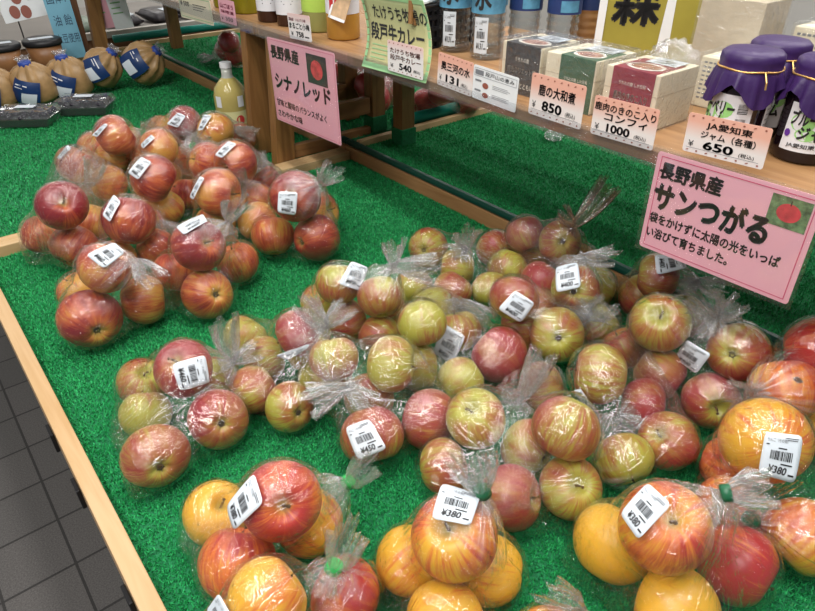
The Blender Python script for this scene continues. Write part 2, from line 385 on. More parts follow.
# ------------------------------------------------------------------ tables
def turf(name, x0, y0, x1, y1, z, n, size, seed, label):
    rng = np.random.default_rng(seed)
    px = rng.uniform(x0, x1, n); py = rng.uniform(y0, y1, n)
    a = rng.uniform(0, 2*np.pi, n); wv = size*rng.uniform(.16, .30, n); hgt = size*rng.uniform(.5, 1.0, n); ln = size*rng.uniform(.3, 1.0, n); la = a + np.pi/2 + rng.normal(0, .5, n)
    ca, sa = np.cos(a), np.sin(a)
    v = np.zeros((n, 4, 3), np.float32)
    for k, s in ((0, -1), (1, 1)):
        v[:, k, 0] = px + s*wv*ca; v[:, k, 1] = py + s*wv*sa; v[:, k, 2] = z - 0.0005
    for k, s in ((2, .6), (3, -.6)):
        v[:, k, 0] = px + s*wv*ca + ln*np.cos(la); v[:, k, 1] = py + s*wv*sa + ln*np.sin(la); v[:, k, 2] = z + hgt
    v[:, :, 0] = np.clip(v[:, :, 0], x0, x1); v[:, :, 1] = np.clip(v[:, :, 1], y0, y1)
    me = bpy.data.meshes.new(name); me.vertices.add(n*4); me.vertices.foreach_set('co', v.reshape(-1))
    me.loops.add(n*4); me.loops.foreach_set('vertex_index', np.arange(n*4, dtype=np.int32))
    me.polygons.add(n); me.polygons.foreach_set('loop_start', np.arange(0, n*4, 4, dtype=np.int32))
    me.materials.append(TURF); me.update(); me.validate()
    o = link(name, me); return tag(o, label, 'artificial grass', kind='stuff')

XL, XR = 0.037, 0.954
def table(label, x0, x1, y0, y1, z, name='display_table'):
    t = thing(name, ((x0+x1)/2, (y0+y1)/2, FZ), label, 'table', 'turf covered display tables')
    ox, oy, oz = -(x0+x1)/2, -(y0+y1)/2, -FZ
    def part(n, lo, hi, m, bevel=0.0015):
        return obj(n, MB().box((lo[0]+ox, lo[1]+oy, lo[2]+oz), (hi[0]+ox, hi[1]+oy, hi[2]+oz)), m, t, bevel=bevel)
    part('tabletop', (x0, y0, z-0.025), (x1, y1, z-0.0012), TURFBASE, 0)
    for lx in (x0+0.04, x1-0.10):
        for ly in (y0+0.05, y1-0.11):
            part('leg', (lx, ly, FZ), (lx+0.06, ly+0.06, z-0.026), OAK_Z)
    return t, part
t1, p1 = table('near display table with green turf and pale wooden edges holding the apple bags', XL, XR-0.002, -0.35, 1.425, 0)
p1('edge_board', (XL-0.023, -0.35, -0.055), (XL-0.0005, 1.4495, 0.022), PINE_Y)
p1('edge_board', (XL+0.0005, 1.4265, -0.055), (XR-0.003, 1.4495, 0.022), PINE_X)
p1('edge_board', (XR-0.0015, -0.35, -0.055), (XR+0.0165, 1.4495, 0.034), OAK_Y)
p1('edging', (XR+0.0005, -0.35, 0.0345), (XR+0.018, 1.4495, 0.050), DKGREEN, 0.005)
# the dark bracket studs along the outer side
for yy in (0.83, 0.70, 0.50): p1('bracket', (XL-0.029, yy, -0.05), (XL-0.0235, yy+0.03, -0.015), BLACK)
t2, p2 = table('far display table with green turf holding the tan bags and trays', XL, XR-0.002, 1.475, 3.14, 0)
p2('edge_board', (XL+0.0005, 1.4505, -0.055), (XR-0.003, 1.474, 0.022), PINE_X)
p2('edge_board', (XL-0.023, 1.4505, -0.055), (XL-0.0005, 3.165, 0.022), PINE_Y)
p2('edge_board', (XL+0.0005, 3.1415, -0.055), (XR-0.003, 3.165, 0.03), PINE_X)
p2('edge_board', (XR-0.0015, 1.4505, -0.055), (XR+0.0165, 3.165, 0.034), OAK_Y)
p2('edging', (XR+0.0005, 1.4505, 0.0345), (XR+0.018, 3.165, 0.050), DKGREEN, 0.005)
t3, p3 = table('raised green turf platform under the near goods shelf', XR+0.019, 2.1, -0.35, 1.405, 0.036, 'display_platform')
p3('edge_board', (XR+0.019, 1.4055, -0.02), (2.1, 1.424, 0.052), PINE_X)
t4, p4 = table('raised green turf platform behind the far goods shelf', XR+0.019, 2.1, 1.475, 3.10, 0.036, 'display_platform')
p4('edge_board', (XR+0.019, 3.1015, -0.02), (2.1, 3.12, 0.052), PINE_X)
for x0, yy, zz, lab in ((XR+0.17, 1.4425, 0.0645, 'teal plastic tube along the rear edge of the platform under the near shelf'), (XR-0.075, 3.183, 0.062, 'teal plastic tube beyond the platform behind the juice bottle')):
    o = obj('edge_tube', MB().tube([(0, 0, 0), (2.1-x0, 0, 0)], 0.0165, 20), TEAL, loc=(x0, yy, zz), smooth=True); tag(o, lab, 'tube')
turf('artificial_turf', XL+0.001, -0.1, XR-0.003, 1.424, 0.0, 330000, 0.0034, 1, 'short green artificial grass on the near display table')
turf('artificial_turf', XL+0.001, 1.476, XR-0.003, 3.135, 0.0, 90000, 0.0048, 2, 'short green artificial grass on the far display table')
turf('artificial_turf', XR+0.021, 0.1, 1.9, 1.403, 0.036, 160000, 0.0040, 3, 'green artificial grass on the raised platform below the goods shelf')
turf('artificial_turf', XR+0.021, 1.476, 1.9, 3.09, 0.036, 60000, 0.0055, 4, 'green artificial grass on the platform behind the juice bottle')

# ------------------------------------------------------------------ goods shelves
SB, ST = 0.3345, 0.352
def shelf(y0, y1, label, legs_y, rear):
    t = thing('goods_shelf', (0.96, (y0+y1)/2, SB), label, 'shelf', 'wooden goods shelves')
    oy = -(y0+y1)/2
    def part(n, lo, hi, m, bevel=0.0015):
        return obj(n, MB().box((lo[0]-.96, lo[1]+oy, lo[2]-SB), (hi[0]-.96, hi[1]+oy, hi[2]-SB)), m, t, bevel=bevel)
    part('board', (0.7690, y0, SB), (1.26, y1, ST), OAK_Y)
    obj('price_rail', MB().box((0.7645-.96, y0+0.002+oy, -0.0005), (0.7660-.96, y1-0.002+oy, 0.0275)), ACRYL, t)
    obj('price_rail', MB().box((0.7580-.96, y0+0.002+oy, -0.0005), (0.7592-.96, y1-0.002+oy, 0.0270)), ACRYL, t)
    for ly, z0 in legs_y:
        bm = MB(); xa, xb = 0.748, 0.772
        w_ = 0.055
        bm.hexa([(xa-.96, ly+oy, z0-SB), (xa+w_-.96, ly+oy, z0-SB), (xa+w_-.96, ly+.032+oy, z0-SB), (xa-.96, ly+.032+oy, z0-SB)],
                [(xb-.96, ly+oy, -0.0006), (xb+w_-.96, ly+oy, -0.0006), (xb+w_-.96, ly+.032+oy, -0.0006), (xb-.96, ly+.032+oy, -0.0006)])
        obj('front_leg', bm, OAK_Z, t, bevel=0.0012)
    for (rx, ry, z0) in rear:
        l = part('rear_leg', (rx, ry, z0), (rx+0.045, ry+0.04, SB-0.0006), OAK_Z)
        if ry < 1.5: obj('leg_foot', MB().box((rx-.004-.96, ry-.004+oy, z0-SB-0.001), (rx+.049-.96, ry+.044+oy, z0+0.045-SB)), TURFBASE, l, bevel=0.003)
    return t, part
s1, q1 = shelf(-0.30, 1.530, 'near wooden shelf carrying jars, boxes, water bottles and price cards', [(1.4755, 0.003)], [(1.066, 1.335, 0.0375), (1.072, 1.477, 0.0375)])
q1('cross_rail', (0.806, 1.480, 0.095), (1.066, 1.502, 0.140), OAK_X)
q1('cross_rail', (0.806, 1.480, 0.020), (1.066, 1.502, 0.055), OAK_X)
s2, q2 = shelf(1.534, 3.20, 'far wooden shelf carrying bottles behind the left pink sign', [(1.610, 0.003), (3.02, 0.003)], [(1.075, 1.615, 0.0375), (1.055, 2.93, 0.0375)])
q2('cross_rail', (0.822, 1.612, 0.105), (1.0745, 1.640, 0.150), OAK_X)

# ------------------------------------------------------------------ apples
def apple_mesh(name, m, seed):
    rng = random.Random(seed); nu, nv = 44, 30; vs = []; fs = []
    lob = rng.uniform(.015, .03); tw = rng.uniform(0, 6); fl = rng.uniform(.84, .93); ta = rng.uniform(.03, .09); ell = rng.uniform(-.03, .03)
    for j in range(nv+1):
        th = math.pi*j/nv
        r0 = math.sin(th)**0.92 if 0 < j < nv else 0
        for i in range(nu):
            ph = 2*math.pi*i/nu
            r = r0*(1 + ta*math.cos(th))*(1 + lob*math.cos(5*ph+tw)*(th/math.pi)**2)*(1 + ell*math.cos(2*ph))
            z = math.cos(th)*fl
            z -= 0.40*math.exp(-(r0/0.26)**2) if th < 1.6 else 0
            z += 0.26*math.exp(-(r0/0.22)**2)*(1 + .25*math.cos(5*ph+tw)*r0*3) if th >= 1.6 else 0
            vs.append((r*math.cos(ph)/(1+ta*.4), r*math.sin(ph)/(1+ta*.4), z))
    for j in range(nv):
        for i in range(nu):
            k = (i+1) % nu; fs.append((j*nu+i, (j+1)*nu+i, (j+1)*nu+k, j*nu+k))
    mb = MB(); mb.add(vs, fs); me = mb.mesh(name, [m], True)
    bm = bmesh.new(); bm.from_mesh(me); bmesh.ops.remove_doubles(bm, verts=bm.verts, dist=1e-5); bm.to_mesh(me); bm.free()
    me.polygons.foreach_set('use_smooth', [True]*len(me.polygons)); return me
AM = {k: [apple_mesh('apple', APPLE[k], 10*i + ord(k)) for i in range(4)] for k in APPLE}
sm = MB().tube([(0, 0, .46), (.01, .0, .62), (.05, .02, .78), (.10, .05, .90)], [.045, .035, .035, .055], 8).mesh('stem', [STEM], True)
cm = MB()
cm.lathe([(0.0, -.655), (.07, -.66), (.11, -.70), (.06, -.72)], 10, cap=False)
for i in range(5):
    a = 2*math.pi*i/5; c, s_ = math.cos(a), math.sin(a)
    cm.add([(.05*c-.04*s_, .05*s_+.04*c, -.66), (.05*c+.04*s_, .05*s_-.04*c, -.66), (.15*c, .15*s_, -.77)], [(0,1,2),(2,1,0)])
cmesh = cm.mesh('calyx', [CALYX])

DATA = {'R1': {'knot': [0.284, 1.5286, 0.0626], 'tail': [0.3163, 1.5071, 0.1074], 'ap': [[0.3029, 1.682, 0.0649, 0.0505, 1, 0.55, None], [0.3375, 1.5522, 0.0479, 0.0457, 1, 0.45, None], [0.1822, 1.261, 0.141, 0.0473, 1, 0.95, [0.0137, -0.8349, 0.5503, 's']], [0.1492, 1.3706, 0.0483, 0.0453, 0, 0.7, None], [0.183, 1.2711, 0.0506, 0.0476, 0, 0.75, None], [0.2489, 1.367, 0.0458, 0.0428, 0, 0.5, None]], 'tie': 0, 'st': [[0.3029, 1.682, 0.0649], 0.0505, [[0.2603, 1.6571, 0.1005], [0.294, 1.6645, 0.1243], [0.3004, 1.6534, 0.1172], [0.2671, 1.651, 0.0982]], '460'], 'lab': ['red apple upper middle in the bag at the left corner of the red heap', 'orange-red apple upper right in the bag at the left corner of the red heap', 'dark red apple upper left in the bag at the left corner of the red heap', 'red apple leftmost in the bag at the left corner of the red heap', 'red apple nearest in the bag at the left corner of the red heap', 'red apple rightmost in the bag at the left corner of the red heap'], 'ph': 'bag at the left corner of the red heap'},
'R2': {'knot': [0.3372, 1.2226, 0.0738], 'tail': [0.3448, 1.1752, 0.0607], 'ap': [[0.2696, 1.1642, 0.1195, 0.05, 1, 0.85, None], [0.3099, 1.176, 0.0429, 0.0399, 0, 0.7, None], [0.2314, 1.1797, 0.0438, 0.0408, 0, 0.6, None], [0.328, 1.2719, 0.0455, 0.0425, 0, 0.5, None]], 'tie': 0, 'st': [[0.2696, 1.1642, 0.1195], 0.05, [[0.254, 1.157, 0.1831], [0.259, 1.1385, 0.1706], [0.2291, 1.1282, 0.143], [0.2225, 1.1453, 0.1533]], '460'], 'lab': ['dark red apple on top in the bag at the middle front of the red heap', 'red apple rightmost in the bag at the middle front of the red heap', 'red apple nearest in the bag at the middle front of the red heap', 'red apple leftmost in the bag at the middle front of the red heap'], 'ph': 'bag at the middle front of the red heap'},
'R3': {'knot': [0.3799, 0.9545, 0.1656], 'tail': [0.3871, 0.948, 0.1939], 'ap': [[0.3208, 0.9622, 0.1338, 0.0462, 1, 0.9, [0.267, -0.8235, 0.5006, 's']], [0.4071, 1.0147, 0.0451, 0.0421, 0, 0.6, None], [0.314, 0.9424, 0.0487, 0.0457, 0, 0.6, [0.0897, -0.9202, 0.3809, 'c']], [0.3014, 1.0557, 0.0459, 0.0429, 0, 0.65, None]], 'tie': 0, 'st': [[0.3208, 0.9622, 0.1338], 0.0462, [[0.2882, 0.9561, 0.1827], [0.339, 0.9568, 0.194], [0.3383, 0.9399, 0.1841], [0.294, 0.938, 0.1734]], '460'], 'lab': ['dark red apple on top in the bag at the right front of the red heap', 'red apple rightmost in the bag at the right front of the red heap', 'red apple nearest in the bag at the right front of the red heap', 'red apple leftmost in the bag at the right front of the red heap'], 'ph': 'bag at the right front of the red heap'},
'R4': {'knot': [0.2141, 0.9497, 0.1485], 'tail': [0.2208, 0.9127, 0.1391], 'ap': [[0.1718, 0.9865, 0.1326, 0.0435, 1, 0.6, None], [0.1294, 0.985, 0.0535, 0.0505, 0, 0.85, [-0.0363, -0.9978, -0.056, 'c']], [0.2196, 0.9992, 0.0465, 0.0435, 0, 0.45, None], [0.1427, 1.103, 0.0423, 0.0393, 0, 0.4, None]], 'tie': 0, 'st': [[0.1718, 0.9865, 0.1326], 0.0435, [[0.1961, 0.9682, 0.1829], [0.2033, 0.9528, 0.1667], [0.1641, 0.9414, 0.1567], [0.1485, 0.9618, 0.1785]], '460'], 'lab': ['red apple on top in the bag standing alone before the red heap', 'dark red apple nearest in the bag standing alone before the red heap', 'orange-red apple rightmost in the bag standing alone before the red heap', 'orange-red apple leftmost in the bag standing alone before the red heap'], 'ph': 'bag standing alone before the red heap'},
'R5': {'knot': [0.5062, 1.5997, 0.0559], 'tail': [0.5087, 1.5437, 0.0374], 'ap': [[0.3721, 1.3071, 0.1329, 0.0505, 1, 0.8, None], [0.4743, 1.6555, 0.0527, 0.0497, 0, 0.5, None], [0.3872, 1.333, 0.0478, 0.0448, 0, 0.3, None], [0.4617, 1.3764, 0.0466, 0.0436, 0, 0.75, None]], 'tie': 0, 'st': [[0.3721, 1.3071, 0.1329], 0.0505, [[0.3538, 1.2885, 0.1908], [0.367, 1.2699, 0.1805], [0.3312, 1.2681, 0.1518], [0.3192, 1.2882, 0.1645]], '460'], 'lab': ['dark red apple on top in the bag at the centre of the red heap', 'red apple leftmost in the bag at the centre of the red heap', 'orange-red apple nearest in the bag at the centre of the red heap', 'red apple rightmost in the bag at the centre of the red heap'], 'ph': 'bag at the centre of the red heap'},
'R6': {'knot': [0.4912, 1.7117, 0.0956], 'tail': [0.5025, 1.6841, 0.1191], 'ap': [[0.4032, 1.6495, 0.1256, 0.0505, 1, 0.6, None], [0.3925, 1.7036, 0.0502, 0.0472, 0, 0.4, None], [0.3854, 1.799, 0.0535, 0.0505, 0, 0.6, None], [0.4722, 1.7526, 0.0518, 0.0488, 0, 0.5, None]], 'tie': 0, 'st': [[0.4032, 1.6495, 0.1256], 0.0505, [[0.3799, 1.6188, 0.1706], [0.3857, 1.6114, 0.1664], [0.3548, 1.6185, 0.1418], [0.3447, 1.6285, 0.1448]], '460'], 'lab': ['red apple on top in the bag at the back left of the red heap', 'orange-red apple nearest in the bag at the back left of the red heap', 'red apple leftmost in the bag at the back left of the red heap', 'red apple rightmost in the bag at the back left of the red heap'], 'ph': 'bag at the back left of the red heap'},
'R7': {'knot': [0.5474, 1.5229, 0.1026], 'tail': [0.5614, 1.4962, 0.1271], 'ap': [[0.4572, 1.4911, 0.1294, 0.045, 1, 0.4, None], [0.5493, 1.5609, 0.0516, 0.0486, 0, 0.7, None], [0.4603, 1.531, 0.0507, 0.0477, 0, 0.5, None]], 'tie': 0, 'st': [[0.4572, 1.4911, 0.1294], 0.045, [[0.4369, 1.4645, 0.1721], [0.4388, 1.4564, 0.1631], [0.4104, 1.465, 0.1426], [0.4085, 1.473, 0.1514]], '460'], 'lab': ['orange-red apple on top in the bag in the red heap beside two green ties', 'red apple leftmost in the bag in the red heap beside two green ties', 'red apple nearest in the bag in the red heap beside two green ties'], 'ph': 'bag in the red heap beside two green ties'},
'R8': {'knot': [0.5677, 1.5841, 0.1127], 'tail': [0.563, 1.5409, 0.1019], 'ap': [[0.5781, 1.6411, 0.125, 0.0446, 1, 0.95, None], [0.5735, 1.8265, 0.0517, 0.0487, 0, 0.3, None], [0.5639, 1.7335, 0.0503, 0.0473, 0, 0.6, None]], 'tie': 0, 'st': [[0.5781, 1.6411, 0.125], 0.0446, [[0.5574, 1.6098, 0.1651], [0.5709, 1.5962, 0.1556], [0.5454, 1.5991, 0.1292], [0.5227, 1.6188, 0.1391]], '460'], 'lab': ['dark red apple on top in the farthest bag of the red heap', 'orange-red apple leftmost in the farthest bag of the red heap', 'red apple nearest in the farthest bag of the red heap'], 'ph': 'farthest bag of the red heap'},
'R9': {'knot': [0.6911, 1.576, 0.1049], 'tail': [0.6937, 1.5266, 0.0956], 'ap': [[0.6279, 1.5658, 0.1127, 0.0505, 1, 0.35, None], [0.7118, 1.6105, 0.0535, 0.0505, 0, 0.45, None], [0.6292, 1.6641, 0.0535, 0.0505, 0, 0.5, None]], 'tie': 0, 'st': [[0.6279, 1.5658, 0.1127], 0.0505, [[0.6003, 1.5489, 0.1662], [0.6147, 1.5343, 0.1644], [0.5843, 1.5334, 0.1328], [0.5723, 1.5429, 0.1313]], '460'], 'lab': ['orange-red apple on top in the bag in front of the juice bottle', 'orange-red apple nearest in the bag in front of the juice bottle', 'red apple leftmost in the bag in front of the juice bottle'], 'ph': 'bag in front of the juice bottle'},
'R10': {'knot': [0.6214, 1.2822, 0.1076], 'tail': [0.6035, 1.2814, 0.129], 'ap': [[0.5089, 1.3409, 0.1247, 0.0452, 1, 0.65, None], [0.5383, 1.2558, 0.1407, 0.0503, 1, 0.6, None], [0.6272, 1.3076, 0.0508, 0.0478, 0, 0.95, None], [0.5542, 1.3749, 0.0533, 0.0503, 0, 0.5, None]], 'tie': 0, 'st': [[0.5383, 1.2558, 0.1407], 0.0503, [[0.5221, 1.2407, 0.1985], [0.534, 1.2249, 0.1937], [0.4974, 1.228, 0.17], [0.4871, 1.2424, 0.1748]], '460'], 'lab': ['red apple upper left in the bag touching the wooden shelf leg', 'red apple upper right in the bag touching the wooden shelf leg', 'dark red apple nearest in the bag touching the wooden shelf leg', 'red apple leftmost in the bag touching the wooden shelf leg'], 'ph': 'bag touching the wooden shelf leg'},
'R11': {'knot': [0.528, 1.213, 0.0924], 'tail': [0.5196, 1.2214, 0.131], 'ap': [[0.4483, 1.1582, 0.1286, 0.0505, 1, 0.5, None], [0.5197, 1.1518, 0.0477, 0.0447, 0, 0.4, None], [0.5624, 1.2358, 0.0483, 0.0453, 0, 0.6, None], [0.4459, 1.1983, 0.0478, 0.0448, 0, 0.4, None]], 'tie': 0, 'st': [[0.4483, 1.1582, 0.1286], 0.0505, [[0.4142, 1.1464, 0.1776], [0.419, 1.137, 0.1753], [0.3893, 1.1405, 0.1365], [0.3849, 1.1502, 0.1396]], '460'], 'lab': ['red apple on top in the bag at the right side of the red heap', 'orange-red apple nearest in the bag at the right side of the red heap', 'red apple rightmost in the bag at the right side of the red heap', 'orange-red apple leftmost in the bag at the right side of the red heap'], 'ph': 'bag at the right side of the red heap'},
'R12': {'knot': [0.5807, 0.9711, 0.1762], 'tail': [0.5853, 0.9552, 0.1942], 'ap': [[0.5455, 1.0138, 0.1427, 0.0505, 1, 0.85, [-0.5938, -0.5411, 0.5955, 's']], [0.5107, 1.0644, 0.0483, 0.0453, 0, 0.55, None], [0.5707, 0.9941, 0.0526, 0.0496, 0, 1.0, [-0.9893, -0.1029, 0.1034, 'c']], [0.6378, 1.0938, 0.051, 0.048, 0, 0.5, None]], 'tie': 0, 'st': [[0.5455, 1.0138, 0.1427], 0.0505, [[0.4974, 0.9911, 0.1761], [0.5252, 0.9665, 0.1748], [0.5122, 0.9611, 0.1321], [0.4868, 0.985, 0.137]], '460'], 'lab': ['dark red apple on top in the bag alone under the left pink sign', 'red apple leftmost in the bag alone under the left pink sign', 'dark red apple nearest in the bag alone under the left pink sign', 'red apple rightmost in the bag alone under the left pink sign'], 'ph': 'bag alone under the left pink sign'},
'T1': {'knot': [0.2545, 0.7126, 0.0724], 'tail': [0.2481, 0.7329, 0.1143], 'ap': [[0.1834, 0.7125, 0.0947, 0.0412, 1, 0.9, [-0.3664, -0.2093, 0.9066, 's']], [0.141, 0.7916, 0.0397, 0.0367, 0, 0.35, [0.214, -0.4192, 0.8823, 's']], [0.1218, 0.7233, 0.039, 0.036, 0, 0.08, None], [0.103, 0.6332, 0.0449, 0.0419, 0, 0.6, [-0.1344, -0.962, 0.2375, 'c']], [0.1936, 0.6448, 0.0445, 0.0415, 0, 0.75, [-0.1766, -0.8517, 0.4934, 'c']], [0.2235, 0.7353, 0.039, 0.036, 0, 0.3, None]], 'tie': 0, 'st': [[0.1834, 0.7125, 0.0947], 0.0412, [[0.2063, 0.6765, 0.1316], [0.1985, 0.6578, 0.098], [0.1583, 0.664, 0.1005], [0.1616, 0.6829, 0.1335]], '460'], 'lab': ['red apple on top in the bag alone near the left wooden edge', 'green and red apple leftmost in the bag alone near the left wooden edge', 'yellow-green apple in the middle of the bag alone near the left wooden edge', 'red apple nearest in the bag alone near the left wooden edge', 'red apple rightmost in the bag alone near the left wooden edge', 'green and red apple farthest in the bag alone near the left wooden edge'], 'ph': 'bag alone near the left wooden edge'},
'T2': {'knot': [0.3752, 0.6457, 0.1176], 'tail': [0.3534, 0.6635, 0.1421], 'ap': [[0.3113, 0.7999, 0.039, 0.036, 0, 0.1, None], [0.3077, 0.7298, 0.039, 0.036, 0, 0.3, None], [0.2837, 0.6098, 0.039, 0.036, 0, 0.25, [-0.0066, -0.9566, 0.2912, 'c']], [0.3444, 0.6815, 0.0989, 0.036, 1, 0.85, None], [0.3708, 0.6991, 0.039, 0.036, 0, 0.4, None], [0.2619, 0.6765, 0.039, 0.036, 0, 0.5, None]], 'tie': 0, 'st': [[0.3444, 0.6815, 0.0989], 0.036, [[0.2946, 0.6626, 0.0906], [0.3388, 0.6375, 0.1082], [0.3392, 0.6363, 0.1034], [0.3086, 0.6522, 0.0827]], '400'], 'lab': ['yellow-green apple leftmost in the pile bag showing its sticker edge-on', 'green and red apple farthest in the pile bag showing its sticker edge-on', 'green and red apple nearest in the pile bag showing its sticker edge-on', 'red apple on top in the pile bag showing its sticker edge-on', 'green and red apple rightmost in the pile bag showing its sticker edge-on', 'green and red apple in the middle of the pile bag showing its sticker edge-on'], 'ph': 'pile bag showing its sticker edge-on'},
'T3': {'knot': [0.3398, 0.5487, 0.0888], 'tail': [0.2965, 0.5563, 0.0797], 'ap': [[0.3534, 0.597, 0.0981, 0.0363, 1, 0.45, None], [0.4044, 0.533, 0.1034, 0.0396, 1, 0.25, None], [0.3363, 0.488, 0.0467, 0.0437, 0, 0.75, None], [0.416, 0.4628, 0.045, 0.042, 0, 0.85, None], [0.3792, 0.5535, 0.0398, 0.0368, 0, 0.4, None], [0.3514, 0.631, 0.0397, 0.0367, 0, 0.3, None], [0.4765, 0.5639, 0.0407, 0.0377, 0, 0.2, None]], 'tie': 0, 'st': [[0.3363, 0.488, 0.0467], 0.0437, [[0.2947, 0.4874, 0.0882], [0.3226, 0.4724, 0.0977], [0.3244, 0.4369, 0.071], [0.2897, 0.4548, 0.0584]], '450'], 'lab': ['green and red apple upper left in the pile bag with the 450 yen sticker', 'green and red apple upper right in the pile bag with the 450 yen sticker', 'red apple nearest in the pile bag with the 450 yen sticker', 'red apple rightmost in the pile bag with the 450 yen sticker', 'green and red apple in the middle of the pile bag with the 450 yen sticker', 'green and red apple leftmost in the pile bag with the 450 yen sticker', 'green and red apple farthest in the pile bag with the 450 yen sticker'], 'ph': 'pile bag with the 450 yen sticker'},
'T4': {'knot': [0.5253, 0.6797, 0.1488], 'tail': [0.5557, 0.6328, 0.1499], 'ap': [[0.4591, 0.7432, 0.1088, 0.0373, 1, 0.3, None], [0.4914, 0.6731, 0.1059, 0.0364, 1, 0.4, None], [0.4562, 0.8045, 0.039, 0.036, 0, 0.25, None], [0.4647, 0.7339, 0.0399, 0.0369, 0, 0.6, None], [0.4804, 0.6643, 0.039, 0.036, 0, 0.55, None], [0.5352, 0.7081, 0.039, 0.036, 0, 0.3, None]], 'tie': 0, 'st': [[0.4591, 0.7432, 0.1088], 0.0373, [[0.4774, 0.7271, 0.1541], [0.5068, 0.7163, 0.1372], [0.4698, 0.6951, 0.1149], [0.4372, 0.7079, 0.1346]], '400'], 'lab': ['green and red apple upper left in the pile bag at the rear left corner', 'green and red apple upper right in the pile bag at the rear left corner', 'green and red apple leftmost in the pile bag at the rear left corner', 'red apple farthest in the pile bag at the rear left corner', 'red apple nearest in the pile bag at the rear left corner', 'green and red apple rightmost in the pile bag at the rear left corner'], 'ph': 'pile bag at the rear left corner'},
'T5': {'knot': [0.6207, 0.6242, 0.0694], 'tail': [0.6307, 0.5813, 0.0576], 'ap': [[0.4962, 0.5761, 0.1069, 0.0371, 1, 0.15, None], [0.5097, 0.5001, 0.039, 0.036, 0, 0.2, None], [0.5882, 0.4989, 0.0481, 0.0451, 0, 0.9, None], [0.5864, 0.5894, 0.0422, 0.0392, 0, 0.4, None], [0.5965, 0.6662, 0.0432, 0.0402, 0, 0.15, None]], 'tie': 0, 'st': [[0.5864, 0.5894, 0.0422], 0.0392, [[0.5477, 0.5833, 0.0797], [0.5641, 0.5498, 0.0662], [0.5434, 0.556, 0.0089], [0.5277, 0.5894, 0.0246]], '400'], 'lab': ['yellow-green apple on top in the pile bag with one bright red apple', 'green and red apple nearest in the pile bag with one bright red apple', 'red apple rightmost in the pile bag with one bright red apple', 'green and red apple farthest in the pile bag with one bright red apple', 'yellow-green apple leftmost in the pile bag with one bright red apple'], 'ph': 'pile bag with one bright red apple'},
'T6': {'knot': [0.7883, 0.5133, 0.1443], 'tail': [0.8018, 0.4781, 0.1439], 'ap': [[0.8047, 0.6034, 0.0437, 0.0407, 0, 0.9, None], [0.7632, 0.5027, 0.0959, 0.041, 1, 0.5, [-0.8008, -0.4705, 0.3708, 'c']], [0.8613, 0.5306, 0.0452, 0.0422, 0, 0.1, None], [0.7988, 0.6806, 0.0416, 0.0386, 0, 0.2, None]], 'tie': 0, 'st': [[0.7632, 0.5027, 0.0959], 0.041, [[0.7331, 0.5277, 0.1393], [0.7546, 0.5006, 0.1528], [0.7341, 0.4734, 0.1257], [0.7105, 0.5011, 0.1103]], '400'], 'lab': ['red apple rightmost in the pile bag with the upright sticker behind', 'green and red apple on top in the pile bag with the upright sticker behind', 'yellow-green apple nearest in the pile bag with the upright sticker behind', 'green and red apple leftmost in the pile bag with the upright sticker behind'], 'ph': 'pile bag with the upright sticker behind'},
'T7': {'knot': [0.7466, 0.455, 0.071], 'tail': [0.7516, 0.443, 0.0888], 'ap': [[0.6467, 0.5316, 0.1098, 0.039, 1, 0.6, None], [0.6714, 0.4597, 0.0698, 0.0432, 1, 0.25, [-0.674, -0.5671, 0.4734, 'c']], [0.7853, 0.4599, 0.039, 0.036, 0, 0.1, None], [0.6685, 0.5299, 0.0407, 0.0377, 0, 0.6, None], [0.7401, 0.5468, 0.0408, 0.0378, 0, 0.45, None]], 'tie': 0, 'st': [[0.6467, 0.5316, 0.1098], 0.039, [[0.6213, 0.5107, 0.1471], [0.639, 0.483, 0.1307], [0.6155, 0.4878, 0.1003], [0.5954, 0.5196, 0.1193]], '400'], 'lab': ['red apple upper left in the pile bag just before the upright sticker', 'green and red apple upper right in the pile bag just before the upright sticker', 'yellow-green apple rightmost in the pile bag just before the upright sticker', 'red apple nearest in the pile bag just before the upright sticker', 'green and red apple leftmost in the pile bag just before the upright sticker'], 'ph': 'pile bag just before the upright sticker'},
'T8': {'knot': [0.7277, 0.7187, 0.0927], 'tail': [0.7188, 0.7219, 0.119], 'ap': [[0.7294, 0.832, 0.0439, 0.0409, 0, 0.5, [-0.8059, -0.4934, 0.3273, 'c']], [0.7221, 0.7388, 0.0423, 0.0393, 0, 0.2, None], [0.6183, 0.7422, 0.039, 0.036, 0, 0.1, None], [0.7217, 0.6477, 0.0391, 0.0361, 0, 0.1, None], [0.8336, 0.748, 0.0421, 0.0391, 0, 0.5, None], [0.6664, 0.691, 0.039, 0.036, 0, 0.4, None]], 'tie': 0, 'st': None, 'lab': ['green and red apple farthest in the pile bag at the back without sticker', 'green and red apple half hidden in the pile bag at the back without sticker', 'yellow-green apple leftmost in the pile bag at the back without sticker', 'yellow-green apple in the middle of the pile bag at the back without sticker', 'green and red apple rightmost in the pile bag at the back without sticker', 'green and red apple nearest in the pile bag at the back without sticker'], 'ph': 'pile bag at the back without sticker'},
'T9': {'knot': [0.8471, 0.582, 0.1531], 'tail': [0.89, 0.5601, 0.1975], 'ap': [[0.8383, 0.6804, 0.1007, 0.036, 1, 0.55, None], [0.8545, 0.6112, 0.1069, 0.04, 1, 0.4, [-0.5926, -0.624, 0.5093, 'c']], [0.8735, 0.6718, 0.0416, 0.0386, 0, 0.3, None], [0.9071, 0.5998, 0.0459, 0.0429, 0, 0.6, None]], 'tie': 0, 'st': None, 'lab': ['red apple upper left in the pile bag under brownish film at the back', 'green and red apple upper right in the pile bag under brownish film at the back', 'green and red apple nearest in the pile bag under brownish film at the back', 'red apple leftmost in the pile bag under brownish film at the back'], 'ph': 'pile bag under brownish film at the back'},
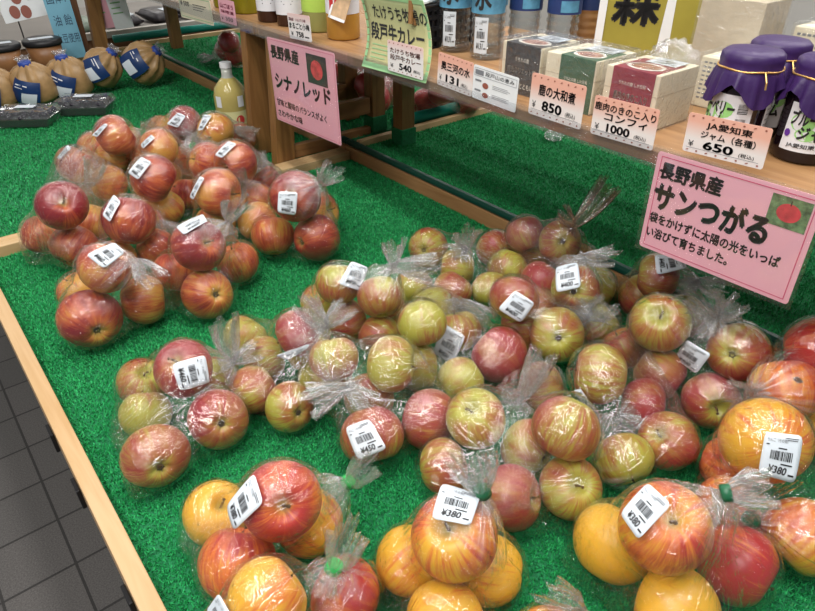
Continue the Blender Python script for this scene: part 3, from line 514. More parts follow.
'T10': {'knot': [0.5425, 0.4112, 0.0441], 'tail': [0.5691, 0.4148, 0.097], 'ap': [[0.4373, 0.399, 0.081, 0.0396, 1, 0.3, [-0.4488, -0.0282, 0.8932, 's']], [0.4883, 0.3005, 0.1093, 0.0412, 1, 0.6, None], [0.406, 0.3057, 0.0423, 0.0393, 0, 0.85, None], [0.4735, 0.2707, 0.0417, 0.0387, 0, 0.35, [-0.2493, -0.4993, 0.8298, 's']], [0.4847, 0.3492, 0.0395, 0.0365, 0, 0.3, None], [0.3785, 0.3926, 0.039, 0.036, 0, 0.45, None], [0.5922, 0.4166, 0.039, 0.036, 0, 0.5, None]], 'tie': 0, 'st': None, 'lab': ['green and red apple upper left in the pile bag with the biggest centre knot', 'red apple upper right in the pile bag with the biggest centre knot', 'red apple nearest in the pile bag with the biggest centre knot', 'green and red apple rightmost in the pile bag with the biggest centre knot', 'green and red apple in the middle of the pile bag with the biggest centre knot', 'green and red apple leftmost in the pile bag with the biggest centre knot', 'green and red apple farthest in the pile bag with the biggest centre knot'], 'ph': 'pile bag with the biggest centre knot'},
'T11': {'knot': [0.6219, 0.3069, 0.041], 'tail': [0.5907, 0.3075, 0.0356], 'ap': [[0.6354, 0.3547, 0.0793, 0.044, 1, 0.4, None], [0.6731, 0.301, 0.0396, 0.0366, 0, 0.9, None], [0.5616, 0.2574, 0.0412, 0.0382, 0, 0.15, None], [0.6344, 0.2382, 0.042, 0.039, 0, 0.5, [-0.7198, 0.2306, 0.6548, 's']], [0.7605, 0.394, 0.0392, 0.0362, 0, 0.85, None]], 'tie': 0, 'st': [[0.6354, 0.3547, 0.0793], 0.044, [[0.5826, 0.3592, 0.0762], [0.5856, 0.3497, 0.0846], [0.6013, 0.3221, 0.0441], [0.6012, 0.3269, 0.0273]], '400'], 'lab': ['green and red apple on top in the pile bag right of the biggest centre knot', 'red apple farthest in the pile bag right of the biggest centre knot', 'yellow-green apple nearest in the pile bag right of the biggest centre knot', 'green and red apple rightmost in the pile bag right of the biggest centre knot', 'red apple leftmost in the pile bag right of the biggest centre knot'], 'ph': 'pile bag right of the biggest centre knot'},
'T12': {'knot': [0.782, 0.2838, 0.1487], 'tail': [0.7672, 0.3017, 0.1788], 'ap': [[0.7555, 0.3464, 0.1174, 0.0437, 1, 0.35, [-0.6064, -0.1912, 0.7718, 's']], [0.7448, 0.3216, 0.0429, 0.0399, 0, 0.55, None], [0.7873, 0.2436, 0.1107, 0.0415, 1, 0.6, [-0.9269, -0.1045, 0.3606, 'c']], [0.7492, 0.2436, 0.0432, 0.0402, 0, 0.65, [-0.69, -0.6489, 0.3208, 's']]], 'tie': 0, 'st': [[0.7873, 0.2436, 0.1107], 0.0415, [[0.755, 0.3037, 0.1135], [0.7295, 0.255, 0.1291], [0.7342, 0.268, 0.0834], [0.7625, 0.3222, 0.0638]], '400'], 'lab': ['green and red apple upper left in the pile bag below the right pink sign', 'red apple leftmost in the pile bag below the right pink sign', 'red apple upper right in the pile bag below the right pink sign', 'red apple nearest in the pile bag below the right pink sign'], 'ph': 'pile bag below the right pink sign'},
'T13': {'knot': [0.9105, 0.3726, 0.1181], 'tail': [0.9123, 0.3408, 0.1103], 'ap': [[0.8829, 0.4291, 0.1096, 0.0397, 1, 0.7, None], [0.9077, 0.4626, 0.0453, 0.0423, 0, 0.6, None], [0.9108, 0.3833, 0.0422, 0.0392, 0, 0.6, None]], 'tie': 0, 'st': [[0.8829, 0.4291, 0.1096], 0.0397, [[0.8935, 0.3994, 0.1567], [0.8855, 0.3859, 0.1437], [0.8436, 0.4121, 0.1345], [0.8599, 0.4336, 0.1573]], '400'], 'lab': ['red apple on top in the bag half hidden by the right pink sign', 'red apple leftmost in the bag half hidden by the right pink sign', 'red apple nearest in the bag half hidden by the right pink sign'], 'ph': 'bag half hidden by the right pink sign'},
'P1': {'knot': [0.2573, 0.4263, 0.0701], 'tail': [0.2752, 0.4121, 0.0902], 'ap': [[0.1701, 0.4189, 0.1136, 0.0429, 1, 0.8, [-0.2568, -0.7656, 0.5899, 's']], [0.1247, 0.5059, 0.0412, 0.0382, 0, 0.08, [0.1892, -0.4696, 0.8624, 's']], [0.1136, 0.4287, 0.0448, 0.0418, 0, 0.75, None], [0.2022, 0.4229, 0.0429, 0.0399, 0, 0.45, None]], 'tie': 1, 'st': [[0.1701, 0.4189, 0.1136], 0.0429, [[0.1499, 0.4262, 0.1646], [0.144, 0.3987, 0.149], [0.1109, 0.4094, 0.1204], [0.1159, 0.4327, 0.1336]], '380'], 'lab': ['red apple on top in the green-tied bag at the front left', 'yellow apple leftmost in the green-tied bag at the front left', 'red apple nearest in the green-tied bag at the front left', 'yellow and red apple rightmost in the green-tied bag at the front left'], 'ph': 'green-tied bag at the front left'},
'P2': {'knot': [0.1764, 0.3311, 0.0931], 'tail': [0.1907, 0.327, 0.1183], 'ap': [[0.1058, 0.3351, 0.1053, 0.0384, 1, 0.35, None], [0.1855, 0.3288, 0.041, 0.038, 0, 0.85, None], [0.0787, 0.3584, 0.0417, 0.0387, 0, 0.3, None], [0.1221, 0.29, 0.0412, 0.0382, 0, 0.3, None]], 'tie': 1, 'st': [[0.1058, 0.3351, 0.1053], 0.0384, [[0.0719, 0.3513, 0.1309], [0.0733, 0.3146, 0.1288], [0.0483, 0.3456, 0.0894], [0.0575, 0.3606, 0.1073]], '380'], 'lab': ['yellow and red apple on top in the green-tied bag cut by the bottom edge', 'red apple rightmost in the green-tied bag cut by the bottom edge', 'yellow and red apple leftmost in the green-tied bag cut by the bottom edge', 'yellow and red apple nearest in the green-tied bag cut by the bottom edge'], 'ph': 'green-tied bag cut by the bottom edge'},
'P3': {'knot': [0.3117, 0.2687, 0.1592], 'tail': [0.3085, 0.2786, 0.184], 'ap': [[0.2828, 0.2728, 0.1083, 0.0443, 1, 0.6, [-0.4074, -0.0084, 0.9132, 's']], [0.2591, 0.3165, 0.0415, 0.0385, 0, 0.25, None], [0.2446, 0.2398, 0.0446, 0.0416, 0, 0.2, None], [0.3211, 0.2529, 0.041, 0.038, 0, 0.25, None]], 'tie': 2, 'st': [[0.2828, 0.2728, 0.1083], 0.0443, [[0.2875, 0.3015, 0.163], [0.3091, 0.2664, 0.1619], [0.2779, 0.2494, 0.1547], [0.2555, 0.2796, 0.1551]], '380'], 'lab': ['yellow and red apple on top in the 380 yen bag at the bottom middle', 'yellow and red apple leftmost in the 380 yen bag at the bottom middle', 'yellow and red apple nearest in the 380 yen bag at the bottom middle', 'yellow and red apple rightmost in the 380 yen bag at the bottom middle'], 'ph': '380 yen bag at the bottom middle'},
'P4': {'knot': [0.4912, 0.118, 0.162], 'tail': [0.5077, 0.0989, 0.1717], 'ap': [[0.4435, 0.1445, 0.1216, 0.0454, 1, 0.6, [-0.2919, -0.2696, 0.9177, 's']], [0.4436, 0.1883, 0.048, 0.045, 0, 0.08, None], [0.5262, 0.0915, 0.0461, 0.0431, 0, 1.0, None], [0.4307, 0.1028, 0.0467, 0.0437, 0, 0.1, None]], 'tie': 2, 'st': [[0.4435, 0.1445, 0.1216], 0.0454, [[0.4334, 0.17, 0.1754], [0.4275, 0.1396, 0.1745], [0.3921, 0.1455, 0.146], [0.401, 0.1734, 0.1496]], '380'], 'lab': ['yellow and red apple on top in the 380 yen bag at the bottom right', 'yellow apple leftmost in the 380 yen bag at the bottom right', 'red apple rightmost in the 380 yen bag at the bottom right', 'yellow apple nearest in the 380 yen bag at the bottom right'], 'ph': '380 yen bag at the bottom right'},
'P5': {'knot': [0.5664, 0.1036, 0.0737], 'tail': [0.5491, 0.1184, 0.093], 'ap': [[0.6427, 0.1377, 0.1174, 0.0505, 1, 0.45, None], [0.6586, 0.1672, 0.041, 0.038, 0, 0.75, None], [0.6189, 0.0611, 0.0468, 0.0438, 0, 0.5, None], [0.5914, 0.1359, 0.041, 0.038, 0, 0.7, None]], 'tie': 2, 'st': [[0.6427, 0.1377, 0.1174], 0.0505, [[0.602, 0.1337, 0.1625], [0.6214, 0.1028, 0.1678], [0.5979, 0.0859, 0.1217], [0.5817, 0.1193, 0.1228]], '380'], 'lab': ['yellow and red apple on top in the 380 yen bag at the right edge', 'red apple leftmost in the 380 yen bag at the right edge', 'yellow and red apple nearest in the 380 yen bag at the right edge', 'red apple rightmost in the 380 yen bag at the right edge'], 'ph': '380 yen bag at the right edge'},
'P6': {'knot': [0.6948, 0.1832, 0.128], 'tail': [0.6695, 0.1891, 0.1318], 'ap': [[0.7484, 0.1632, 0.1183, 0.0429, 1, 0.55, None], [0.835, 0.1662, 0.1343, 0.0476, 1, 0.95, None], [0.8205, 0.098, 0.0474, 0.0444, 0, 0.1, None], [0.8605, 0.1782, 0.0491, 0.0461, 0, 0.4, None], [0.7759, 0.1687, 0.0443, 0.0413, 0, 0.6, None]], 'tie': 0, 'st': None, 'lab': ['yellow and red apple upper left in the bag with the brown-spotted apple', 'red apple upper right in the bag with the brown-spotted apple', 'yellow apple nearest in the bag with the brown-spotted apple', 'yellow and red apple rightmost in the bag with the brown-spotted apple', 'yellow and red apple leftmost in the bag with the brown-spotted apple'], 'ph': 'bag with the brown-spotted apple'},
'P7': {'knot': [0.3317, 0.1524, 0.0842], 'tail': [0.317, 0.1674, 0.1034], 'ap': [[0.3041, 0.1615, 0.041, 0.038, 0, 0.5, None], [0.3513, 0.1043, 0.041, 0.038, 0, 0.3, None]], 'tie': 0, 'st': None, 'lab': ['yellow and red apple leftmost in the bag below the bottom edge showing its tail', 'yellow and red apple nearest in the bag below the bottom edge showing its tail'], 'ph': 'bag below the bottom edge showing its tail'},
'Q1': {'knot': [1.2494, 1.6138, 0.1265], 'tail': [1.2517, 1.5859, 0.1498], 'ap': [[1.1503, 1.6907, 0.085, 0.045, 0, 0.95, None], [1.1913, 1.6132, 0.085, 0.045, 0, 0.9, None], [1.2709, 1.6503, 0.085, 0.045, 0, 0.9, None], [1.1335, 1.5826, 0.1397, 0.045, 1, 0.95, None]], 'tie': 0, 'st': None, 'lab': ['bright red apple leftmost in the red bag right behind the left pink sign', 'bright red apple nearest in the red bag right behind the left pink sign', 'bright red apple rightmost in the red bag right behind the left pink sign', 'bright red apple on top in the red bag right behind the left pink sign'], 'ph': 'red bag right behind the left pink sign'},
'Q2': {'knot': [1.3435, 1.9318, 0.1174], 'tail': [1.3417, 1.9031, 0.1428], 'ap': [[1.277, 1.9385, 0.085, 0.045, 0, 0.9, None], [1.377, 1.9693, 0.085, 0.045, 0, 0.9, None], [1.3903, 1.8825, 0.085, 0.045, 0, 0.95, None]], 'tie': 0, 'st': None, 'lab': ['bright red apple nearest in the farther red bag behind the left pink sign', 'bright red apple leftmost in the farther red bag behind the left pink sign', 'bright red apple rightmost in the farther red bag behind the left pink sign'], 'ph': 'farther red bag behind the left pink sign'},
'Q3': {'knot': [1.3725, 1.3875, 0.1221], 'tail': [1.3701, 1.3606, 0.1399], 'ap': [[1.2797, 1.4836, 0.085, 0.045, 0, 0.9, None], [1.3646, 1.5057, 0.085, 0.045, 0, 0.9, None], [1.401, 1.4258, 0.085, 0.045, 0, 0.9, None], [1.2771, 1.4174, 0.138, 0.0445, 1, 0.9, None]], 'tie': 0, 'st': None, 'lab': ['bright red apple nearest in the red bag behind the water price card', 'bright red apple leftmost in the red bag behind the water price card', 'bright red apple rightmost in the red bag behind the water price card', 'bright red apple on top in the red bag behind the water price card'], 'ph': 'red bag behind the water price card'},
'Q4': {'knot': [1.0731, 2.5738, 0.0624], 'tail': [1.0281, 2.5502, 0.0613], 'ap': [[1.1296, 2.556, 0.0846, 0.0446, 0, 0.95, None], [1.1229, 2.4539, 0.0834, 0.0434, 0, 0.9, None], [1.0841, 2.4146, 0.1426, 0.0421, 1, 0.95, None]], 'tie': 0, 'st': None, 'lab': ['bright red apple leftmost in the red bag behind the juice bottle', 'bright red apple nearest in the red bag behind the juice bottle', 'bright red apple on top in the red bag behind the juice bottle'], 'ph': 'red bag behind the juice bottle'}}
ALL_P = np.array([a[:3] for b in DATA.values() for a in b['ap']]); ALL_R = np.array([a[3] for b in DATA.values() for a in b['ap']])
rnd = random.Random(7)
for key, b in DATA.items():
    for i, a in enumerate(b['ap']):
        x, y, z, R, layer, blush, ax = a
        me = AM[key[0]][rnd.randrange(4)]
        o = link('apple', me, loc=(x, y, z)); o.scale = (R, R, R); o.rotation_mode = 'QUATERNION'
        if ax:
            n = Vector(ax[:3]); n = n if ax[3] == 's' else -n
        else:
            # hollow turned sideways, away from the viewer
            n = Vector((rnd.gauss(0, 1), rnd.gauss(0, 1), rnd.gauss(0, .8))).normalized()
            view = (CAM - Vector((x, y, z))).normalized()
            n = (n - view*(n.dot(view)*0.75)).normalized()
        q = n.to_track_quat('Z', 'Y') @ Quaternion((0, 0, 1), rnd.uniform(0, 6.28))
        o.rotation_quaternion = q
        o['blush'] = float(blush) if key[0] != 'T' else .27 + .72*float(blush)
        tag(o, b['lab'][i], 'apple', 'apples in the ' + b['ph'])
        link('stem', sm, o); link('calyx', cmesh, o)
        if key == 'P6' and i == 0:
            v = (at(797, 381, z + R*0.75) - Vector((x, y, z))).normalized()
            lq = q.inverted() @ v
            spot = MB(); t_ = lq.orthogonal().normalized(); bt = lq.cross(t_)
            ring = [lq*1.0 + t_*(.13*math.cos(k*.5236)*(1+.25*math.sin(k*2.1))) + bt*(.09*math.sin(k*.5236)) for k in range(12)]
            hit = me  # the spot hugs the skin
            from mathutils.bvhtree import BVHTree
            bvh = BVHTree.FromPolygons([vv.co for vv in me.vertices], [tuple(pp.vertices) for pp in me.polygons])
            pts = [bvh.ray_cast(p.normalized()*2, -p.normalized())[0]*1.006 for p in ring] + [bvh.ray_cast(lq*2, -lq)[0]*1.008]
            spot.add(pts, [(k, (k+1) % 12, 12) for k in range(12)])
            sp = obj('brown_spot', spot, ROT, o, smooth=True); sp['label'] = 'brown rotten spot'

# ------------------------------------------------------------------ bags of film
def ico(sub):
    bm = bmesh.new(); bmesh.ops.create_icosphere(bm, subdivisions=sub, radius=1)
    v = np.array([p.co[:] for p in bm.verts]); f = [tuple(q.index for q in t.verts) for t in bm.faces]
    e = np.array([[p.index for p in q.verts] for q in bm.edges]); bm.free(); return v, f, e
ICO = {k: ico(k) for k in (2, 4, 5, 6)}
def film_mesh(aps, K, seed, sub):
    rng = np.random.default_rng(seed)
    P = np.array([a[:3] for a in aps]); R = np.array([a[3] for a in aps])
    small = ICO[2][0]; pts = [P[i] + small*(R[i]+.0035) for i in range(len(P))]
    ring = np.array([K + .005*np.array([math.cos(t), math.sin(t), 0]) for t in np.linspace(0, 6.28, 8)])
    lowest = P[P[:, 2] < P[:, 2].min() + .03]; away = (P.mean(0) - K)*np.array([1, 1, 0]); away /= np.linalg.norm(away) + 1e-6
    for sgn in (-1, 1):
        q = away*.8 + sgn*.6*np.array([-away[1], away[0], 0]); reach = ((lowest - P.mean(0)) @ q).max()
        c_ = P.mean(0) + q*(reach + R.mean()*1.12 + rng.uniform(0, .012)); c_[2] = 0; pts.append(c_[None])
    pts = np.vstack(pts + [ring]); pts[:, 2] = np.maximum(pts[:, 2], .0025 if P[:, 0].max() < .97 else .039)
    bm = bmesh.new(); vv = [bm.verts.new(p) for p in pts]; r = bmesh.ops.convex_hull(bm, input=vv, use_existing_faces=False)
    bm.normal_update(); c0 = P.mean(0)
    pl = []
    for f in bm.faces:
        if f.calc_area() < 1e-9: continue
        n = np.array(f.normal[:]); d = n @ (np.array(f.verts[0].co[:]) - c0)
        if d < 0: n, d = -n, -d
        pl.append((*n, d))
    bm.free(); pl = np.array(pl)
    D, F, E = ICO[sub]
    den = D @ pl[:, :3].T
    rr = np.where(den > 1e-4, pl[:, 3][None]/np.maximum(den, 1e-4), 9).min(1)
    # exits through the apples themselves
    oc = P - c0; bq = D @ oc.T; cc = (oc**2).sum(1)[None] - (R[None]+.0012)**2; disc = bq**2 - cc
    rs = np.where(disc > 0, bq + np.sqrt(np.maximum(disc, 0)), 0).max(1); rs = np.maximum(rs, 0)
    axd = K - c0; kl = np.linalg.norm(axd); axd = axd/kl
    cosk = D @ axd
    nb = np.zeros(len(D)); np.add.at(nb, E[:, 0], 1); np.add.at(nb, E[:, 1], 1)
    def smooth(q, it):
        for _ in range(it):
            s = np.zeros(len(q)); np.add.at(s, E[:, 0], q[E[:, 1]]); np.add.at(s, E[:, 1], q[E[:, 0]]); q = .5*q + .5*s/nb
        return q
    sag = np.minimum(.32*np.maximum(rr - rs, 0), .016)*np.where(cosk > .93, .3, 1)
    r_ = smooth(rr - smooth(sag, 6), 2 if sub > 4 else 1)
    # folds that run away from the knot, and a fine crumple
    t1 = np.cross(axd, [0.3, .2, .9]); t1 /= np.linalg.norm(t1); t2 = np.cross(axd, t1)
    phi = np.arctan2(D @ t2, D @ t1); th = np.arccos(np.clip(cosk, -1, 1))
    fold = np.zeros(len(D))
    for n_ in (5, 9, 14, 23):
        fold += np.abs(np.sin(n_*phi + rng.uniform(0, 6) + rng.uniform(-1.4, 1.4)*np.sin(2*th + rng.uniform(0, 6))))**.6*(6./n_)**.55
    fold -= fold.mean()
    amp = .0026*np.exp(-(th/0.95)**2) + .0005
    o1 = Vector(rng.uniform(0, 50, 3)); cr = np.array([noise.noise(Vector(d)*4.5 + o1) + .6*noise.noise(Vector(d)*11 + o1) for d in D])
    ridge = .0030*(.45 - np.abs(cr))
    r_ = r_ - np.maximum(0, 0) + fold*amp*np.minimum(1, r_/.05) + ridge*.8
    r_ = np.maximum(r_, rs + .0004)
    V = c0 + D*r_[:, None]
    # not through the neighbours, the turf or the edge boards
    dd = V[:, None, :] - ALL_P[None]; dist = np.sqrt((dd**2).sum(2)); pen = (ALL_R[None] + .0006) - dist
    k = pen.argmax(1); m = pen[np.arange(len(V)), k] > 0
    V[m] += (dd[m, k[m]]/dist[m, k[m]][:, None])*pen[m, k[m]][:, None]
    V[:, 2] = np.maximum(V[:, 2], .0035 if P[:, 0].max() < .97 else .041)
    inn = (V[:, 0] < XL+.002) & (V[:, 2] < .024); V[inn, 0] = XL+.002
    return V, F, np.stack([np.cos(phi), np.sin(phi), th], 1)
def tail_mesh(K, T, c0, seed, length=None, flare=1.0):
    """the gathered neck and the open ruffle beyond the tie"""
    rng = random.Random(seed); K = Vector(K); d = (Vector(T) - K); ln = length or max(.030, min(.075, d.length*1.15)); d.normalize()
    back = (Vector(c0) - K).normalized(); a = d.cross(Vector((.2, .5, .8))).normalized(); b_ = d.cross(a)
    ns, nu = 15, 96; vs = []; fs = []; at_ = []; ph = [rng.uniform(0, 6.28) for _ in range(6)]; bend = Vector((rng.uniform(-1,1), rng.uniform(-1,1), rng.uniform(-.2,.9)))*.22
    flat = rng.uniform(.45, .8)
    for j in range(ns):
        t = j/(ns-1)
        if t < .22:
            s = 1 - t/.22; c = K + back*(.020*s); rad = .0048 + .012*s**1.4; pl = .25
        else:
            s = (t-.22)/.78; c = K + d*(ln*s) + bend*(ln*s*s); rad = .0046 + .0185*flare*s**.8; pl = .34 + .16*s
        for i in range(nu):
            q = 2*math.pi*i/nu
            f = 1 + pl*(.30*math.sin(5*q+ph[0]+2*t) + .42*math.sin(13*q+ph[1]-2*t) + .34*math.sin(21*q+ph[2]))
            lift = (.008*math.sin(3*q+ph[3]) + .004*math.sin(7*q+ph[4]))*max(0, (t-.6))*2.2
            p = c + (a*math.cos(q)*rad*f + b_*math.sin(q)*rad*f*(1 - (1-flat)*max(0, t-.22))) + d*lift
            p.z = max(p.z, .005); vs.append(p); at_.append((2*math.cos(q), 2*math.sin(q), (.10 + .75*abs(t-.22))))
    for j in range(ns-1):
        for i in range(nu):
            k = (i+1) % nu; fs.append((j*nu+i, j*nu+k, (j+1)*nu+k, (j+1)*nu+i))
    return vs, fs, np.array(at_, np.float32)
def sticker_print(price, fine):
    f = Flat()
    if fine:
        f.text('りんご（その他）', .10, .80, .62, .085, 0.0)
    else: f.rect(.10, .82, .55, .86)
    f.rect(.08, .725, .16, .75); f.rect(.55, .90, .9, .915); f.rect(.6, .86, .88, .875)
    rg = random.Random(price)
    x = .22
    while x < .80:
        w_ = rg.choice((.012, .018, .03)); f.rect(x, .42, x+w_, .62); x += w_ + rg.choice((.012, .018, .026))
    f.rect(.40, .665, .62, .69); f.rect(.52, .33, .82, .36)
    f.text('¥' + price, .22, .12, .70, .17, 0.035, 0.15); f.rect(.76, .12, .92, .16)
    return f
def add_sticker(root, loc, st, idx, small):
    P, R, q, price = st; P = Vector(P); TL, TR, BR, BL = [Vector(p) for p in q]; L0 = Vector(loc)
    cen = (TL+TR+BR+BL)/4; n = (TR-TL).cross(BL-TL).normalized()
    if n.dot(CAM-cen) < 0: n = -n
    def surf(u, v, lift):
        p = BL*(1-u)*(1-v) + BR*u*(1-v) + TR*u*v + TL*(1-u)*v
        s = P + (p-P).normalized()*((cen-P).length)
        s = p.lerp(s, .30)
        s += n*(.0012*math.sin(3.1*u+idx)*math.cos(2.7*v+idx*2))
        return s + n*lift - L0
    # card outline with cut corners
    N = 9; mb = MB(); vs = []; c = .07
    for j in range(N):
        for i in range(N):
            u, v = i/(N-1), j/(N-1)
            if i in (0, N-1) and j in (0, N-1):
                u += c*(.5 if i == 0 else -.5); v += c*(.5 if j == 0 else -.5)
            vs.append(surf(u, v, .0010))
    fs = [(j*N+i, j*N+i+1, (j+1)*N+i+1, (j+1)*N+i) for j in range(N-1) for i in range(N-1)]
    mb.add(vs, fs); o = obj('price_sticker', mb, STICKER, root, smooth=True, solid=0.0004)
    pr = sticker_print(price, not small).map(lambda u, v: surf(u, v, .0019 if not small else .0024))
    obj('print', pr, INK, o)
def orient_up(o): pass
BAGLAB = {
"R1": "clear plastic bag at the left corner of the red heap",
"R2": "clear plastic bag at the middle front of the red heap",
"R3": "clear plastic bag at the right front of the red heap",
"R4": "clear plastic bag standing alone before the red heap",
"R5": "clear plastic bag at the centre of the red heap",
"R6": "clear plastic bag at the back left of the red heap",
"R7": "clear plastic bag in the red heap beside two green ties",
"R8": "clear plastic farthest bag of the red heap",
"R9": "clear plastic bag in front of the juice bottle",
"R10": "clear plastic bag touching the wooden shelf leg",
"R11": "clear plastic bag at the right side of the red heap",
"R12": "clear plastic bag alone under the left pink sign",
"T1": "clear plastic bag alone near the left wooden edge",
"T2": "clear plastic pile bag showing its sticker edge-on",
"T3": "clear plastic pile bag with the 450 yen sticker",
"T4": "clear plastic pile bag at the rear left corner",
"T5": "clear plastic pile bag with one bright red apple",
"T6": "clear plastic pile bag with the upright sticker behind",
"T7": "clear plastic pile bag just before the upright sticker",
"T8": "clear plastic pile bag at the back without sticker",
"T9": "clear plastic pile bag under brownish film at the back",
"T10": "clear plastic pile bag with the biggest centre knot",
"T11": "clear plastic pile bag right of the biggest centre knot",
"T12": "clear plastic pile bag below the right pink sign",
"T13": "clear plastic bag half hidden by the right pink sign",
"P1": "clear plastic green-tied bag at the front left",
"P2": "clear plastic green-tied bag cut by the bottom edge",
"P3": "clear plastic 380 yen bag at the bottom middle",
"P4": "clear plastic 380 yen bag at the bottom right",
"P5": "clear plastic 380 yen bag at the right edge",
"P6": "clear plastic bag with the brown-spotted apple",
"P7": "clear plastic bag below the bottom edge showing its tail",
"Q1": "clear plastic red bag right behind the left pink sign",
"Q2": "clear plastic farther red bag behind the left pink sign",
"Q3": "clear plastic red bag behind the water price card",
"Q4": "clear plastic red bag behind the juice bottle"
}
for idx, (key, b) in enumerate(DATA.items()):
    aps = [tuple(a[:4]) for a in b['ap']]; K = np.array(b['knot']); c0 = np.array([a[:3] for a in aps]).mean(0)
    z0 = .0025 if c0[0] < .97 else .039
    loc = (float(c0[0]), float(c0[1]), z0)
    root = thing('apple_bag', loc, BAGLAB[key], 'bag of apples', 'clear plastic bags of apples')
    far = key[0] == 'Q' or c0[1] > 1.5
    V, F, FO = film_mesh(aps, K, idx+3, 5 if far else 6)
    mb = MB(); mb.add(V - np.array(loc), F)
    fo_ = obj('film', mb, FILM_BROWN if key in ('T9',) else FILM, root, smooth=True)
    fo_.data.attributes.new('fold', 'FLOAT_VECTOR', 'POINT').data.foreach_set('vector', FO.astype(np.float32).reshape(-1))
    vs, fs, fa_ = tail_mesh(K, b['tail'], c0, idx+40, flare=.9 if far else 1.05)
    mb = MB(); mb.add([v - Vector(loc) for v in vs], fs)
    fo_ = obj('gathered_neck', mb, FILM_BROWN if key == 'T9' else NECK, root, smooth=True)
    fo_.data.attributes.new('fold', 'FLOAT_VECTOR', 'POINT').data.foreach_set('vector', fa_.reshape(-1))
    d = (Vector(b['tail']) - Vector(K)).normalized()
    if key[0] == 'T':
        e = d.cross((CAM - Vector(K)).normalized()).normalized()*random.Random(idx).choice((-1, 1)) + Vector((0, 0, .25)) - d*.25
        vs, fs, fa_ = tail_mesh(K, Vector(K) + e, c0, idx+90, length=.034, flare=.75)
        mb = MB(); mb.add([v - Vector(loc) for v in vs], fs); fo_ = obj('knot_ear', mb, FILM_BROWN if key == 'T9' else NECK, root, smooth=True)
        fo_.data.attributes.new('fold', 'FLOAT_VECTOR', 'POINT').data.foreach_set('vector', fa_.reshape(-1))
    kk = Vector(K) - Vector(loc)
    if b['tie'] or key in ('R6', 'R7'):
        a = d.orthogonal().normalized()
        obj('tie_tape', MB().tube([kk - d*.005, kk - d*.0045, kk + d*.0045, kk + d*.005], [.0062, .0088, .0088, .0062], 14), GREENTIE if b['tie'] != 2 else DARKTIE, root, smooth=True)
    if b['st']: add_sticker(root, loc, b['st'], idx, far)

# ------------------------------------------------------------------ signs and price cards
U0, V0 = Vector((0, -1, 0)), Vector((0, 0, 1))
def card(name, px, X, m, label, cat, group=None, sleeve=0, XB=None):
    """px: BL, BR, TL as seen; the card stands upright in the plane x = X"""
    XB = X if XB is None else XB
    BL, BR, TL = atx(*px[0], XB), atx(*px[1], XB), atx(*px[2], X); u = (BR-BL); w = u.length; u.normalize()
    v = TL-BL; v = (v - u*v.dot(u)); h = v.length; v.normalize()
    o = obj(name, sheet(w, h, u, v, r=min(.004, h*.06)), m, loc=tuple(BL)); tag(o, label, cat, group)
    if sleeve:
        s = sleeve; fs_ = Flat().rect(-s, -s, w+s, h+s)
        obj('clear_sleeve', fs_.map(plane_fn(u, v, .0016)), SLEEVE, o)
    def put(flat, nm, mm, lift=.0004): return obj(nm, flat.map(plane_fn(u, v, lift)), mm, o)
    return o, w, h, put
def acorns(f, w, h):
    for yv in (.925, .065):
        for k in range(8):
            x = w*(.06 + .125*k); y = h*yv
            if k % 2: f.disc(x, y, w*.014, 8, h*.022)
            else: f.add([(x-w*.02, y-h*.02), (x+w*.012, y-h*.008), (x+w*.02, y+h*.022), (x-w*.006, y+h*.012)], [(0,1,2,3)])
    return f
def price_card(px, name1, name2, price, label, x_span=(.10, .92), X=0.7618):
    o, w, h, put = card('price_card', px, X, PRICECARD, label, 'price card', 'acorn bordered price cards on the shelf edge')
    f = Flat()
    if name2:
        f.text(name1, w*x_span[0], h*.66, w*x_span[1], h*.20, .03); f.text(name2, w*.20, h*.43, w*.86, h*.19, .03); py = .16; ph = .20
    else:
        f.text(name1, w*x_span[0], h*.52, w*x_span[1], h*.26, .035); py = .18; ph = .22
    f.text('¥', w*.06, h*py, w*.13, h*ph*.8, .0); f.text(price, w*.26, h*py, w*.62, h*ph, .045); f.text('(税込)', w*.70, h*(py-.01), w*.88, h*ph*.62, .01)
    put(f, 'lettering', INK); put(acorns(Flat(), w, h), 'acorn_border', BROWNINK); put(Flat().rect(w*.04, h*(py-.035), w*.94, h*(py-.025)), 'underline', GREYINK)
    return o
price_card([(437,84),(471,97),(437,51)], '奥三河の水', None, '131', 'price card reading 131 yen for water, below the water bottles')
price_card([(528,113),(580,130),(533,72)], '鹿の大和煮', None, '850', 'price card reading 850 yen below the green banded box', (.16, .84))
price_card([(590,133),(652,151),(593,94)], '鹿肉のきのこ入り', 'コンフィ', '1000', 'price card reading 1000 yen below the red banded box', (.02, .97))
price_card([(682,150),(762,170),(690,112)], 'JA愛知東', 'ジャム（各種）', '650', 'price card reading 650 yen below the jam jars', (.25, .80))

# information card beside the water price
o, w, h, put = card('information_card', [(471.5,97),(515,113),(471.5,63)], 0.7618, WHITE, 'white information card with small brown pictures right of the 131 yen card', 'information card')
f = Flat().frame(w*.03, h*.70, w*.97, h*.93, .0006).rect(w*.05, h*.74, w*.24, h*.88)
f.text('段戸山の恵み', w*.28, h*.75, w*.92, h*.13, .01)
for k in range(3): f.rect(w*.46, h*(.54-.045*k), w*(.80+.05*(k % 2)), h*(.553-.045*k)); f.rect(w*.46, h*(.27-.045*k), w*(.84-.05*(k % 2)), h*(.283-.045*k))
f.rect(w*.06, h*.545, w*.2, h*.60); f.rect(w*.06, h*.255, w*.2, h*.31)
put(f, 'lettering', GREYINK); put(Flat().disc(w*.30, h*.47, w*.07, 12, h*.09).disc(w*.31, h*.19, w*.07, 12, h*.08), 'pictures', BROWNINK)

